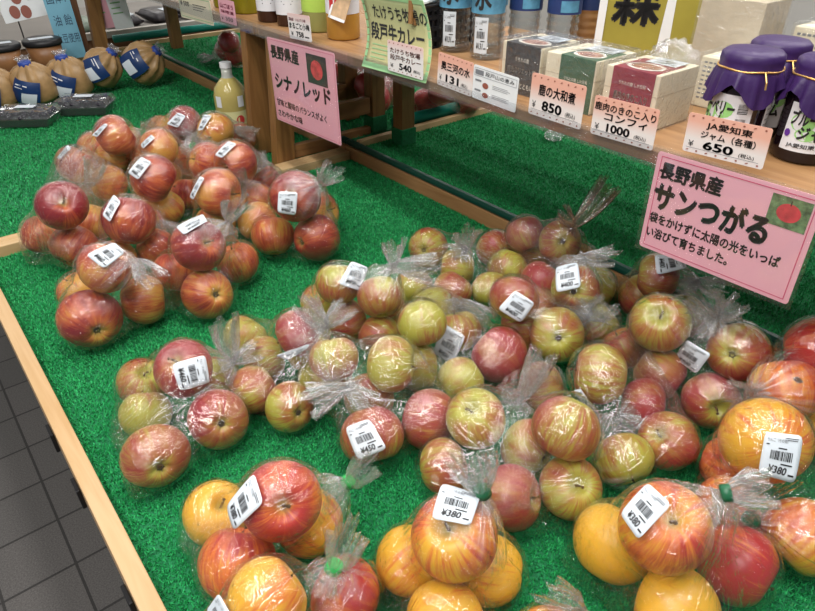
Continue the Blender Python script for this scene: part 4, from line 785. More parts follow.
# small card for the pickled plums
WPINK = gradient_card('printed_white_card', (0.82, 0.58, 0.55), (0.82, 0.80, 0.78), .6, .95)
o, w, h, put = card('price_card', [(290,38),(312,42.5),(289,13)], 0.7618, WPINK, 'small white price card reading 758 above the left pink sign', 'price card')
put(Flat().text('まるごと小梅', w*.05, h*.42, w*.95, h*.24, .03).text('¥', w*.1, h*.14, w*.2, h*.16).text('758', w*.34, h*.12, w*.66, h*.2, .04).rect(w*.72, h*.13, w*.9, h*.18), 'lettering', INK)
put(Flat().text('国産', w*.06, h*.72, w*.28, h*.12, .02).text('つぶより小梅', w*.34, h*.72, w*.8, h*.12, .02), 'heading', CRIMSON)
o, w, h, put = card('price_card', [(221,21),(237,26),(219.5,-2)], 0.7618, PINK, 'small pink price card in front of the green bottle', 'price card')
put(Flat().text('山ごぼう', w*.10, h*.62, w*.9, h*.2, .04).text('味噌漬', w*.12, h*.40, w*.9, h*.15, .02), 'lettering', CRIMSON); put(Flat().text('¥', w*.1, h*.1, w*.2, h*.13).text('350', w*.35, h*.1, w*.8, h*.16, .02), 'price', INK)
CREAMCARD = mat('cream_card', (0.72, 0.66, 0.50), 0.5, .03, 20)
o, w, h, put = card('price_card', [(181.5,17),(214,26),(180,-6)], 0.7618, CREAMCARD, 'wide cream price card at the far end of the shelf edge', 'price card')
f = Flat().text('¥ 500', w*.06, h*.55, w*.34, h*.2, .03)
for k in range(3): f.rect(w*.45, h*(.66-.10*k), w*(.85-.06*k), h*(.69-.10*k))
put(f, 'lettering', INK); put(Flat().frame(w*.03, h*.08, w*.97, h*.95, .001), 'printed_border', GREENTIE)
o, w, h, put = card('curry_price_card', [(388,70),(423,80.5),(386,39)], 0.7535, WPINK, 'price card reading 540 yen clipped over the green curry sign', 'price card')
put(Flat().text('たけうち牧場', w*.08, h*.62, w*.92, h*.17, .025).text('段戸牛カレー', w*.08, h*.40, w*.94, h*.18, .025), 'heading', BROWNINK)
put(Flat().text('¥', w*.08, h*.14, w*.17, h*.14, .0).text('540', w*.34, h*.13, w*.68, h*.20, .04).text('(税込)', w*.74, h*.14, w*.92, h*.11), 'lettering', INK)
put(acorns(Flat(), w, h), 'acorn_border', BROWNINK)

# the curved green curry sign, held by a clothes peg
BL, BR, TL = atx(362, 66, .757), atx(426, 83.5, .757), atx(348, 2, .792); u = BR-BL; w = u.length; u.normalize(); v = TL-BL; h = v.length
v = (v - u*v.dot(u)*.55); v.normalize(); n = u.cross(v).normalized()
def curl(x, y, lift=0):
    q = y/h; return tuple(u*x + v*y - n*(.016*math.sin(math.pi*q)) - u*(.010*q*q) + n*lift)
mb = MB(); NN = 10; mb.add([curl(w*i/NN, h*j/NN) for j in range(NN+1) for i in range(NN+1)], [(j*(NN+1)+i, j*(NN+1)+i+1, (j+1)*(NN+1)+i+1, (j+1)*(NN+1)+i) for j in range(NN) for i in range(NN)])
gs = obj('curry_sign', mb, GREENCARD, loc=tuple(BL), smooth=True, solid=.0006); tag(gs, 'curved green paper sign for beef curry held by a wooden peg', 'sign')
GRN = mat('green_paper', (0.25, 0.46, 0.22), .5, .1, 30)
f = Flat().text('たけうち牧場の', w*.16, h*.70, w*.98, h*.17, .02).text('段戸牛カレー', w*.08, h*.42, w*.90, h*.22, .035)
obj('lettering', f.map(lambda x, y: curl(x, y, .0012)), INK, gs)
f = Flat()
for k in range(4): f.rect(w*.10, h*(.34-.06*k), w*(.42-.03*k), h*(.352-.06*k))
obj('small_print', f.map(lambda x, y: curl(x, y, .0012)), GRN, gs)
f = Flat(); E_ = .010
for i in range(NN): f.rect(w*i/NN, 0, w*(i+1)/NN, .012); f.rect(w*i/NN, h-.008, w*(i+1)/NN, h)
for j in range(1, 10): f.rect(0, h*j/10-.006, .008, h*j/10+.006); f.rect(w-.008, h*j/10-.006, w, h*j/10+.006)
obj('printed_border', f.map(lambda x, y: curl(x, y, .0008)), GRN, gs)
P = Vector(BL) + Vector(curl(w*.80, h*.86)); pg = thing('clothes_peg', tuple(P), 'wooden clothes peg gripping the top of the green curry sign', 'clothes peg')
for s in (-1, 1):
    mb = MB(); c0_ = n*(.0025*s)
    a_, b_ = u*.0045, v*.024
    lo = [c0_ - a_ - b_, c0_ + a_ - b_, c0_ + a_ + b_, c0_ - a_ + b_]; hi = [p + n*(.004*s) for p in lo]
    mb.hexa(lo, hi); obj('jaw', mb, OAK_Z, pg)
obj('spring', MB().tube([-u*.006 , u*.006], .003, 10), mat('steel_wire', (.5,.5,.5), .3, metal=1), pg)

def apple_photo(put, x0, y0, x1, y1, back, ry):
    put(Flat().rect(x0, y0, x1, y1), 'photograph_back', back); cx_, cy_ = (x0+x1)/2, (y0+y1)/2
    f = Flat().disc(cx_, cy_, (x1-x0)*.30, 20, (y1-y0)*ry); put(f, 'photograph_apple', mat('printed_apple', (.62, .06, .07), .5, .35, 60), .0007)
    put(Flat().rect(cx_-.0006, cy_+(y1-y0)*ry*.8, cx_+.0006, cy_+(y1-y0)*(ry+.10)), 'photograph_stem', INK, .0009)
o, w, h, put = card('pink_sign', [(277.5,119),(341.5,146),(269,37)], 0.742, PINK, 'pink sign hung on the left half of the shelf edge above the lone red bag', 'sign', sleeve=.002)
f = Flat().text('長野県産', w*.04, h*.77, w*.48, h*.15, .055).text('シナノレッド', w*.06, h*.415, w*.90, h*.175, .06).text('甘味と酸味のバランスがよく', w*.04, h*.20, w*.82, h*.085, .035).text('さわやかな味', w*.04, h*.065, w*.44, h*.085, .035)
put(f, 'lettering', INK); apple_photo(put, w*.60, h*.61, w*.88, h*.93, mat('printed_dark', (.03,.035,.03), .5, .3, 80), .33)
put(Flat().frame(w*.015, h*.02, w*.985, h*.98, .0008), 'printed_border', CRIMSON)
o, w, h, put = card('pink_sign', [(639,245),(787,305),(656,150)], 0.750, PINK, 'pink sign with a red border hung at the right in front of the centre pile', 'sign', sleeve=.005)
f = Flat().text('長野県産', w*.04, h*.755, w*.45, h*.16, .06).text('サンつがる', w*.035, h*.455, w*.77, h*.26, .07).text('袋をかけずに太陽の光をいっぱ', w*.035, h*.295, w*.885, h*.105, .045).text('い浴びて育ちました。', w*.035, h*.14, w*.60, h*.105, .045)
put(f, 'lettering', INK); apple_photo(put, w*.735, h*.66, w*.955, h*.93, mat('printed_leaves', (.13,.22,.10), .5, .6, 120), .30)
put(Flat().frame(w*.03, h*.035, w*.97, h*.965, .0010), 'printed_border', CRIMSON)

# ------------------------------------------------------------------ jam jars
JAMGLASS = mat('dark_jam_in_glass', (0.012, 0.006, 0.010), 0.08, spec=.6)
CLOTH = mat('purple_paper', (0.036, 0.012, 0.085), 0.42, .12, 30, bump=.4, bscale=60)
GOLD = mat('gold_cord', (0.75, 0.45, 0.15), .35, metal=.8)
LABELW = mat('label_paper', (.74,.75,.78), .45, .02, 40); LGREEN = mat('label_green', (.30,.62,.20), .5); LPURP = mat('label_purple', (.12,.03,.30), .5)
def cyl_fn(r, a0, a1, z0, z1):
    return lambda u_, v_: (r*math.cos(a0 + (a1-a0)*u_), r*math.sin(a0 + (a1-a0)*u_), z0 + (z1-z0)*v_)
def cyl_patch(r, a0, a1, z0, z1, n=24):
    mb = MB(); fn = cyl_fn(r, a0, a1, z0, z1)
    mb.add([fn(i/n, j) for j in (0, 1) for i in range(n+1)], [(i, i+1, n+2+i, n+1+i) for i in range(n)]); return mb
def jar(x, y, rot, label, z=ST):
    t = thing('jam_jar', (x, y, z+.0004), label, 'jam jar', 'purple capped jam jars at the right end of the shelf')
    R_ = .0365
    obj('glass_body', MB().lathe([(0,.0),(R_-.004,.0),(R_,.004),(R_,.078),(R_-.004,.090),(.029,.098),(.029,.108),(0,.108)], 48, cap=False), JAMGLASS, t, smooth=True)
    d = math.atan2(-y, -x); a0, a1 = d + math.radians(rot), d + math.radians(rot+140)
    lb = obj('front_label', cyl_patch(R_+.0006, a0, a1, .016, .074), LABELW, t, smooth=True)
    fn = cyl_fn(R_+.0012, a0, a1, .016, .074); fn2 = cyl_fn(R_+.0009, a0, a1, .016, .074)
    g = Flat()
    for (cu_, cv, ru, rv_) in ((.22,.62,.16,.20),(.42,.50,.20,.26),(.60,.66,.15,.18),(.30,.38,.14,.14)): g.disc(cu_, cv, ru, 14, rv_)
    obj('green_splash', g.map(fn2), LGREEN, lb)
    obj('lettering', Flat().text('ブルーベリー', .06, .56, .76, .30, .05).text('ジャム', .20, .26, .66, .28, .05).text('JA愛知東', .10, .07, .46, .11, .02).map(fn), INK, lb)
    bc = Flat(); rg = random.Random(5)
    for zz in (.30, .62):
        q = 0
        while q < .22:
            w_ = rg.choice((.010, .02)); bc.rect(.80, zz+q, .93, zz+q+w_); q += w_ + .014
    obj('barcode', bc.map(fn), INK, lb)
    obj('flower_mark', Flat().disc(.06, .36, .045, 8, .085).map(fn), LPURP, lb)
    b0, b1 = d + math.radians(rot+170), d + math.radians(rot+225)
    bl = obj('back_label', cyl_patch(R_+.0006, b0, b1, .016, .076, 10), LABELW, t, smooth=True)
    bf = Flat()
    for k in range(7):
        q = .1
        while q < .9: bf.rect(q, .12+.11*k, q+.07, .15+.11*k); q += .12
    obj('fine_print', bf.map(cyl_fn(R_+.0012, b0, b1, .016, .076)), GREYINK, bl)
    # pleated paper cover tied with cord
    n_ = 96; vs = []; fs = []; rg = random.Random(int(x*977+y*331)); p0 = rg.uniform(0, 6)
    rings = []
    for (r, zz) in ((0,.124),(.018,.1245),(.0325,.1235),(.0372,.1195),(.0378,.112),(.0368,.1055)): rings.append([(r*(1+.012*math.sin(9*2*math.pi*i/n_+p0)), zz) for i in range(n_)])
    for q in (.2, .45, .7, .88, 1.0):
        ring = []
        for i in range(n_):
            a = 2*math.pi*i/n_; corner = abs(math.cos(2*(a+p0)))**1.5
            lng = .018 + .028*corner; ple = .0025*math.sin(13*a+p0)*q + .0016*math.sin(23*a)*q
            ring.append((.0372 + .0085*q**.7 + ple, .1055 - lng*q))
        rings.append(ring)
    for k, ring in enumerate(rings):
        for i, (r, zz) in enumerate(ring):
            a = 2*math.pi*i/n_; vs.append((r*math.cos(a), r*math.sin(a), zz))
    for k in range(len(rings)-1):
        for i in range(n_):
            j = (i+1) % n_; fs.append((k*n_+i, (k+1)*n_+i, (k+1)*n_+j, k*n_+j))
    mb = MB(); mb.add(vs, fs); cv_ = obj('paper_cover', mb, CLOTH, t, smooth=True)
    obj('gold_cord', MB().tube([(.0385*math.cos(k*.1963), .0385*math.sin(k*.1963), .1035+.0006*math.sin(k)) for k in range(33)], .0012, 8), GOLD, cv_, smooth=True)
    a = d + .5
    obj('cord_end', MB().tube([(.0388*math.cos(a), .0388*math.sin(a), .1035), (.047*math.cos(a), .047*math.sin(a), .094), (.049*math.cos(a), .049*math.sin(a), .086)], .0012, 6), GOLD, cv_)
    return t
jar(.866, .372, -112, 'jam jar with purple cover left of the others, half behind the 650 yen card')
jar(.897, .291, -44, 'jam jar with purple cover at the right edge showing its whole front label')
jar(.955, .378, -60, 'jam jar with purple cover standing right behind the leftmost jar')
jar(1.010, .300, -80, 'rearmost jam jar with purple cover at the upper right')

# ------------------------------------------------------------------ boxed goods
CREAM = mat('cream_box', (0.72, 0.66, 0.50), .5, .03, 40); KRAFT = mat('tan_wrap', (0.52, 0.44, 0.32), .55, .08, 30)
def goods_box(x0, y0, x1, y1, band, bandm, lines, label, h=.078, z=ST):
    t = thing('boxed_food', ((x0+x1)/2, (y0+y1)/2, z+.0005), label, 'food box', 'cream boxes of cooked game')
    hx, hy = (x1-x0)/2, (y1-y0)/2
    obj('carton', MB().box((-hx,-hy,0),(hx,hy,h)), CREAM, t, bevel=.0012)
    obj('lid_seam', MB().box((-hx-.0004,-hy-.0004,h*.62),(hx+.0004,hy+.0004,h*.632)), KRAFT, t)
    b0, b1 = hy - (hy*2)*band[0], hy - (hy*2)*band[1]     # left and right ends seen from the aisle
    mb = MB().box((-hx-.0010, b1, .0), (-hx-.0005, b0, h+.0004)); mb.box((-hx-.0010, b1, h+.0004), (hx*.5, b0, h+.0009))
    bo = obj('band', mb, bandm, t)
    wv = b0-b1; f = Flat()
    for (s_, ux0, vy, ux1, hh, bd) in lines: f.text(s_, wv*ux0, h*vy, wv*ux1, h*hh, bd)
    pm = f.map(lambda p, q: (-hx-.0014, b0-p, q)); obj('lettering', pm, mat('band_lettering', (.80,.76,.66), .5), bo)
    ov = Flat().disc(0, 0, wv*.42, 24, hx*.42); obj('food_picture', ov.map(lambda p, q: (-hx*.45+q, (b0+b1)/2-p, h+.0013)), mat('picture_border', (.72,.70,.64), .5), bo)
    ov = Flat().disc(0, 0, wv*.34, 24, hx*.32); obj('picture_food', ov.map(lambda p, q: (-hx*.45+q, (b0+b1)/2-p, h+.0016)), mat('picture_stew', (.30,.12,.07), .5, .4, 90), bo)
    so = obj('price_sticker', MB().box((hx*.05, -hy*.75, h+.0018), (hx*.80, hy*.35, h+.0022)), STICKER, t)
    pr = sticker_print('1000', False)
    obj('print', pr.map(lambda u_, v_: (hx*.05 + v_*hx*.75, hy*.35 - u_*hy*1.1, h+.0026)), INK, so)
    # crinkled wrap
    bm = bmesh.new(); bmesh.ops.create_cube(bm, size=1); bmesh.ops.subdivide_edges(bm, edges=bm.edges, cuts=9, use_grid_fill=True)
    for vtx in bm.verts:
        p = Vector((vtx.co.x*(2*hx+.007), vtx.co.y*(2*hy+.007), (vtx.co.z+.5)*(h+.006)))
        nn_ = noise.noise(p*40 + Vector((x0*40, y0*40, 0)))*.0010
        vtx.co = p + Vector((vtx.co.x, vtx.co.y, max(0, vtx.co.z)))*nn_*1.5
    me = bpy.data.meshes.new('clear_wrap'); bm.to_mesh(me); bm.free(); me.materials.append(WRAP); link('clear_wrap', me, t)
    return t
BK = mat('band_black', (.02,.022,.025), .4, .1, 50); GRB = mat('band_green', (.035,.11,.055), .4, .1, 50); RDB = mat('band_red', (.24,.015,.04), .4, .1, 50)
goods_box(.826, .468, .925, .556, (.14, .92), RDB, [('うちたの鹿 しか日和', .18, .72, .82, .07, 0), ('鹿肉のきのこ入り', .10, .45, .90, .15, .02), ('コンフィ', .30, .23, .76, .15, .02)], 'cream box with a dark red band behind the 1000 yen card')
goods_box(.826, .573, .925, .668, (.30, .98), GRB, [('うちたの鹿 しか日和', .16, .55, .84, .07, 0), ('鹿肉大和煮', .14, .30, .86, .16, .02)], 'cream box with a dark green band behind the 850 yen card')
goods_box(.830, .682, .925, .766, (.10, .98), BK, [('うちたの鹿', .30, .66, .70, .09, 0), ('鹿肉のリエット風', .08, .42, .92, .13, .02), ('ごはんとともに', .16, .12, .88, .12, .0)], 'cream box with a black band next to the water bottles')
def plain_box(lo, hi, label, m=CREAM, text=None):
    t = obj('cream_carton', MB().box((0,0,0), (hi[0]-lo[0], hi[1]-lo[1], hi[2]-lo[2])), m, loc=lo, bevel=.0012); tag(t, label, 'food box', 'plain cartons behind the jars')
    w_, h_ = hi[1]-lo[1], hi[2]-lo[2]; f = Flat()
    if text:
        for k in range(text):
            q = .08
            while q < .86: f.rect(w_*q, h_*(.88-.8*k/text), w_*(q+.07), h_*(.88-.8*k/text+.035)); q += .10
        obj('fine_print', f.map(lambda p, q: (-.0006, w_-p, q)), GREYINK, t)
        obj('lid_paper', MB().box((.01, w_*.15, h_+.0003), (hi[0]-lo[0]-.01, w_*.85, h_+.0008)), WHITE, t)
    bm = bmesh.new(); bmesh.ops.create_cube(bm, size=1); bmesh.ops.subdivide_edges(bm, edges=bm.edges, cuts=7, use_grid_fill=True)
    for vtx in bm.verts:
        p = Vector(((vtx.co.x)*(hi[0]-lo[0]+.006) + (hi[0]-lo[0])/2, vtx.co.y*(w_+.006) + w_/2, (vtx.co.z+.5)*(h_+.005)))
        vtx.co = p + Vector((vtx.co.x, vtx.co.y, max(0, vtx.co.z)))*noise.noise(p*60 + Vector(lo)*30)*.003
    me = bpy.data.meshes.new('clear_wrap'); bm.to_mesh(me); bm.free(); me.materials.append(WRAP); link('clear_wrap', me, t)
    return t
plain_box((1.000, .430, ST+.0005), (1.085, .506, ST+.075), 'cream carton with fine print right behind the leftmost jam jar', CREAM, 9)
plain_box((1.090, .470, ST+.0005), (1.175, .575, ST+.145), 'tall tan wrapped carton behind the crumpled clear bag', KRAFT)
plain_box((1.180, .375, ST+.0005), (1.255, .455, ST+.105), 'cream carton with a white top at the upper right behind jars', CREAM, 5)
plain_box((1.085, .300, ST+.0005), (1.160, .370, ST+.070), 'low cream carton behind the rearmost jam jar', CREAM, 4)
t = thing('wooden_crate', (1.215, .285, ST+.0004), 'wooden crate corner at the upper right behind the low cream carton', 'crate')
for k in range(3): obj('plank', MB().box((-.040+.0005, -.09, .002+.042*k), (-.028, .075, .038+.042*k)), OAK_Y, t, bevel=.001)
for yy in (-.09, .062): obj('corner_post', MB().box((-.0275, yy, 0), (-.012, yy+.013, .128)), OAK_Z, t)
# crumpled clear bag standing between the boxes
def crumple(name, loc, r, label, seed, h=1.0, m=None):
    V, Fc, E = ICO[5]; o1 = Vector((seed*3.1, seed*1.7, 0)); mb = MB(); vs = []
    for d in V:
        d = Vector(d); q = 1 + .25*noise.noise(d*1.6 + o1) + .16*(abs(noise.noise(d*3.7 + o1))*2-.6) + .05*noise.noise(d*9 + o1)
        p = d*r*q; p.z = max(0.0006, (p.z*h + r*h*.8)); vs.append(p)
    mb.add(vs, Fc); o = obj(name, mb, m or GATHER, loc=loc); return tag(o, label, 'plastic wrap')
crumple('crumpled_bag', (1.010, .560, ST+.0004), .044, 'crumpled clear plastic bag behind the red banded box', 4, 1.15)
crumple('crumpled_bag', (.965, .640, ST+.0004), .024, 'crumpled clear plastic wrap behind the green banded box', 9, .9)
crumple('crumpled_bag', tuple(at(553, 140, .038)) , .026, 'crumpled clear plastic on the raised turf under the 850 yen card', 2, .7)
# olive poster on an acrylic stand
OLIVE = mat('olive_poster', (.34,.29,.045), .5, .08, 20)
A = atx(600, 37, 1.10); B_ = atx(738, 14, 1.235); A.z = ST+.0006; B_.z = ST+.0006
u = (B_-A); w = u.length; u.normalize(); v = Vector((0,0,1)); h = .26
ps = obj('olive_poster', sheet(w, h, u, v, .003, .001), OLIVE, loc=tuple(A)); tag(ps, 'olive yellow poster with a black brush character behind the boxes', 'poster')
zb = {}
def on_poster(px, py):
    d = fw + rv*((px-CX)/F_PX) - up*((py-CY)/F_PX); nn_ = u.cross(v); t_ = (A-CAM).dot(nn_)/d.dot(nn_); p = CAM + d*t_ - A; return p.dot(u), p.z
x0, yb = on_poster(612, 21); x1, _ = on_poster(658, 16)
obj('lettering', Flat().text('森', x0, yb-.004, x1, (x1-x0)*1.02, .05).map(plane_fn(u, v, .0008)), INK, ps)
obj('white_edge', MB().add([tuple(u*x + v*y + u.cross(v)*z) for z in (-.004, .004) for x, y in ((-.010,0),(0.004,0),(0.004,h),(-.010,h))], [(0,3,2,1),(4,5,6,7),(0,1,5,4),(1,2,6,5),(2,3,7,6),(3,0,4,7)]), WHITE, ps)
x2, y2 = on_poster(664, 20); x3, _ = on_poster(672, 20)
obj('white_figure', Flat().add([(x2-.004,.03),(x3+.004,.03),(x3,y2+.05),(x2,y2+.05)], [(0,1,2,3)]).map(plane_fn(u, v, .0008)), WHITE, ps)

# ------------------------------------------------------------------ water bottles
PET = bpy.data.materials.new('clear_pet'); t_, N_, L_ = nt(PET); N_.remove(N_['Principled BSDF'])
trn = N_.new('ShaderNodeBsdfTransparent'); trn.inputs[0].default_value = (.93,.95,.96,1); gls = N_.new('ShaderNodeBsdfGlossy'); gls.inputs['Roughness'].default_value = .06
lw = N_.new('ShaderNodeLayerWeight'); lw.inputs[0].default_value = .25; mxs = N_.new('ShaderNodeMixShader'); L_.new(lw.outputs['Facing'], mxs.inputs[0]); L_.new(trn.outputs[0], mxs.inputs[1]); L_.new(gls.outputs[0], mxs.inputs[2]); L_.new(mxs.outputs[0], N_['Material Output'].inputs['Surface'])
BLUELAB = mat('blue_label', (.10,.30,.46), .35, .5, 25); WCAP = mat('white_cap', (.75,.76,.78), .4); TEA = mat('tan_drink', (.36,.19,.08), .25, .15, 20, spec=.5); NAVY = mat('navy_label', (.02,.04,.14), .4, .2, 20)
def pet(x, y, label, kind='water', sticker=True):
    t = thing('water_bottle' if kind != 'tea' else 'drink_bottle', (x, y, ST+.0005), label, 'bottle', 'plastic bottles on the shelf')
    R_ = .0325; prof = [(0,.004),(.022,.0),(.030,.003),(R_,.010)]
    for k in range(6): z = .016+.0145*k; prof += [(R_,z),(R_-.0022,z+.004),(R_-.0022,z+.007),(R_,z+.011)]
    prof += [(R_,.150),(.028,.168),(.014,.188),(.0125,.200)]
    obj('bottle_body', MB().lathe(prof, 40, cap=False), PET if kind != 'tea' else TEA, t, smooth=True)
    if kind != 'tea':
        obj('bottle_water', MB().lathe([(0,.005),(.029,.006),(.029,.150),(.020,.170),(0,.172)], 24, cap=False), PET, t, smooth=True)
    d = math.atan2(-y, -x)
    lb = obj('wrap_label', cyl_patch(R_+.0006, 0, 2*math.pi, .086, .150, 40), {'water': BLUELAB, 'tea': NAVY, 'dark': NAVY}[kind], t, smooth=True)
    if kind == 'water':
        obj('lettering', Flat().text('水', 0, .08, 1, .86, .05).map(cyl_fn(R_+.0013, d-.85, d+.15, .090, .140)), INK, lb)
    if kind == 'dark': obj('label_band', cyl_patch(R_+.0011, d-.2, d+.9, .090, .110, 14), BLUELAB, lb)
    obj('cap', MB().lathe([(0,.200),(.0145,.200),(.0145,.214),(0,.215)], 24, cap=False), WCAP, t)
    if sticker:
        fnn = cyl_fn(R_+.0009, d-.80, d+.05, .014, .080)
        so = obj('price_sticker', cyl_patch(R_+.0009, d-.80, d+.05, .014, .080, 10), STICKER, t, smooth=True)
        obj('print', sticker_print('131', True).map(cyl_fn(R_+.0015, d-.80, d+.05, .014, .080)), INK, so)
pet(.972, 1.038, 'clear water bottle beside the black basket with a long white sticker')
pet(.975, .947, 'clear water bottle with a white sticker, second from the basket')
pet(1.060, .925, 'clear water bottle in the second row with a navy label', 'dark', False)
pet(1.085, .848, 'clear water bottle behind the black banded box', 'dark', False)
pet(1.050, 1.010, 'clear water bottle directly behind the front two water bottles', 'water', False)
pet(1.165, .850, 'tan drink bottle left of the olive poster', 'tea', False)

# black basket with packs on top
bk = thing('black_basket', (.985, 1.125, ST+.0004), 'black open weave plastic basket left of the water bottles', 'basket')
mb = MB(); hx, hy, hh = .085, .050, .085
mb.box((-hx,-hy,0),(hx,hy,.003))
for sx in (-1, 1):
    for k in range(9):
        yy = -hy + 2*hy*k/8; mb.box((sx*hx-.0015, yy-.003, 0), (sx*hx+.0015, yy+.003, hh))
    for zz in (.018,.040,.062,.080): mb.box((sx*hx-.002, -hy, zz-.0045), (sx*hx+.002, hy, zz+.0045))
for sy in (-1, 1):
    for k in range(13):
        xx = -hx + 2*hx*k/12; mb.box((xx-.003, sy*hy-.0015, 0), (xx+.003, sy*hy+.0015, hh))
    for zz in (.018,.040,.062,.080): mb.box((-hx, sy*hy-.002, zz-.0045), (hx, sy*hy+.002, zz+.0045))
obj('basket_body', mb, BLACK, bk); obj('basket_rim', MB().tube([(-hx,-hy,hh),(hx,-hy,hh),(hx,hy,hh),(-hx,hy,hh),(-hx,-hy,hh)], .004, 8), BLACK, bk, smooth=True)
obj('inner_lining', MB().box((-hx+.004,-hy+.004,.003),(hx-.004,hy-.004,hh-.012)), BLACK, bk)
PACKW = mat('white_pack', (.70,.78,.80), .3, .06, 30, bump=.4, bscale=60)
def pack(loc, size, m, label, tilt=(0,0,0)):
    bm = bmesh.new(); bmesh.ops.create_cube(bm, size=1); bmesh.ops.subdivide_edges(bm, edges=bm.edges, cuts=7, use_grid_fill=True)
    for q in bm.verts:
        x_, y_, z_ = q.co; e = (1-(2*x_)**4)*(1-(2*y_)**4); q.co = Vector((x_*size[0], y_*size[1], z_*size[2]*(.15+.85*max(0,e)**.5)))
    me = bpy.data.meshes.new('pouch'); bm.to_mesh(me); bm.free(); me.materials.append(m)
    for p in me.polygons: p.use_smooth = True
    o = link('food_pouch', me, None, loc); o.rotation_euler = tilt; return tag(o, label, 'pouch')
o = pack((.965, 1.125, ST+.101), (.12, .10, .026), PACKW, 'white pouch lying on the black basket', (0, -.12, .15))
obj('green_print', Flat().disc(-.03, .02, .014, 12).map(lambda p, q: (p, q, .0135)), LGREEN, o); obj('fine_print', Flat().rect(-.01,-.02,.03,-.012).rect(-.01,-.005,.03,.003).map(lambda p, q: (p, q, .0138)), GREYINK, o)

# ------------------------------------------------------------------ jars and bottles on the far shelf half
def glass_jar(x, y, R_, h, m, label, group, lab=None, labm=None, deco=None, prof=None, name='food_jar', capm=None, z=ST, zl=(.18,.82)):
    t = thing(name, (x, y, z+.0005), label, 'jar' if 'jar' in name else 'bottle', group)
    prof = prof or [(0,0),(R_*.9,0),(R_,.004),(R_,h*.8),(R_*.8,h*.9),(R_*.72,h*.93),(R_*.72,h),(0,h)]
    obj('glass_body', MB().lathe(prof, 36, cap=False), m, t, smooth=True)
    d = math.atan2(-y, -x)
    if labm:
        lo, hi = h*zl[0], h*zl[1]
        l = obj('label_sheet', cyl_patch(R_+.0006, d-1.35, d+1.35, lo, hi), labm, t, smooth=True)
        if deco: deco(l, cyl_fn(R_+.0012, d-1.35, d+1.35, lo, hi))
    obj('lid', MB().lathe([(0,prof[-1][1]-.001),(prof[-2][0]+.002,prof[-1][1]-.001),(prof[-2][0]+.002,prof[-1][1]+.016),(0,prof[-1][1]+.017)], 28, cap=False), capm or WCAP, t)
    return t
SAUCE = mat('dark_sauce_glass', (.05,.02,.012), .1); PALE = mat('pale_green_glass', (.33,.35,.12), .12, .1, 10); YEL = mat('yellow_preserve', (.50,.27,.05), .12, .1, 20); OIL = mat('green_oil_glass', (.24,.22,.012), .08, .3, 14)
FLAB = mat('lime_label', (.42,.62,.10), .5, .1, 20); REDP = mat('printed_red', (.55,.04,.04), .5); PINKP = mat('printed_blossom', (.75,.45,.52), .5, .2, 60)
GJ = 'jars on the shelf above the left pink sign'
def d_sign(l, fn): obj('brush_mark', Flat().add([(.30,.52),(.34,.50),(.52,.60),(.50,.63)], [(0,1,2,3)]).add([(.55,.66),(.72,.48),(.75,.50),(.60,.68)], [(0,1,2,3)]).rect(.3,.25,.6,.27).rect(.3,.18,.55,.20).map(fn), INK, l)
def d_plum(l, fn): obj('red_fruit', Flat().disc(.36,.62,.10,12,.11).disc(.52,.55,.10,12,.11).disc(.66,.64,.09,12,.10).map(fn), REDP, l); obj('brush_mark', Flat().rect(.3,.30,.62,.325).rect(.36,.24,.58,.26).map(fn), GREYINK, l)
def d_blossom(l, fn): obj('blossom', Flat().disc(.36,.55,.09,8,.12).disc(.50,.50,.09,8,.12).disc(.62,.57,.08,8,.11).map(fn), PINKP, l); obj('twig', Flat().add([(.55,.45),(.72,.25),(.74,.28),(.58,.48)], [(0,1,2,3)]).map(fn), BROWNINK, l)
def d_red(l, fn): obj('red_print', Flat().add([(.2,.1),(.3,.3),(.3,.9),(.2,.9)], [(0,1,2,3)]).disc(.38,.4,.05,10,.2).map(fn), REDP, l)
glass_jar(.838, 1.590, .033, .150, SAUCE, 'dark jar with a plain white label, leftmost of the labelled jars', GJ, 1, LABELW, d_sign)
glass_jar(.848, 1.510, .032, .150, SAUCE, 'dark jar whose white label shows red fruit', GJ, 1, LABELW, d_plum)
glass_jar(.870, 1.405, .041, .150, PALE, 'pale jar with a lime green blossom label', GJ, 1, FLAB, d_blossom, zl=(.30,.85))
yj = glass_jar(.862, 1.292, .038, .130, YEL, 'yellow jar left of the green curry sign', GJ, 1, LABELW, d_red, zl=(.42,.9))
glass_jar(.850, 1.745, .040, .200, OIL, 'green glass bottle behind the small pink card', GJ, None, None, None, [(0,0),(.036,0),(.040,.004),(.040,.140),(.016,.185),(.014,.230),(0,.230)], 'oil_bottle')
glass_jar(.850, 1.870, .036, .200, OIL, 'dark green bottle behind the wide cream price card', GJ, None, None, None, [(0,0),(.034,0),(.036,.004),(.036,.140),(.016,.185),(.014,.230),(0,.230)], 'oil_bottle')
uu, vv = Vector((.1,-1,-.12)).normalized(), Vector((.25,.55,.85)).normalized(); vv = (vv - uu*vv.dot(uu)).normalized(); ht = Vector((-.046, -.010, .050))
hc = obj('leaning_card', MB().add([tuple(v_.co) for v_ in sheet(.055, .10, uu, vv, .0008).mesh('leaning_card_shape', []).vertices], sheet(.055, .10, uu, vv, .0008).f), mat('picture_card_print', (.50,.34,.20), .5, .35, 40), yj, loc=tuple(ht)); hc['label'] = 'brown leaning picture card with a white edge'  # separate picture card leaning at the jar front, parented to the jar
obj('white_margin', Flat().rect(0,0,.055,.006).rect(0,0,.006,.10).map(plane_fn(uu, vv, .0006)), WHITE, hc)
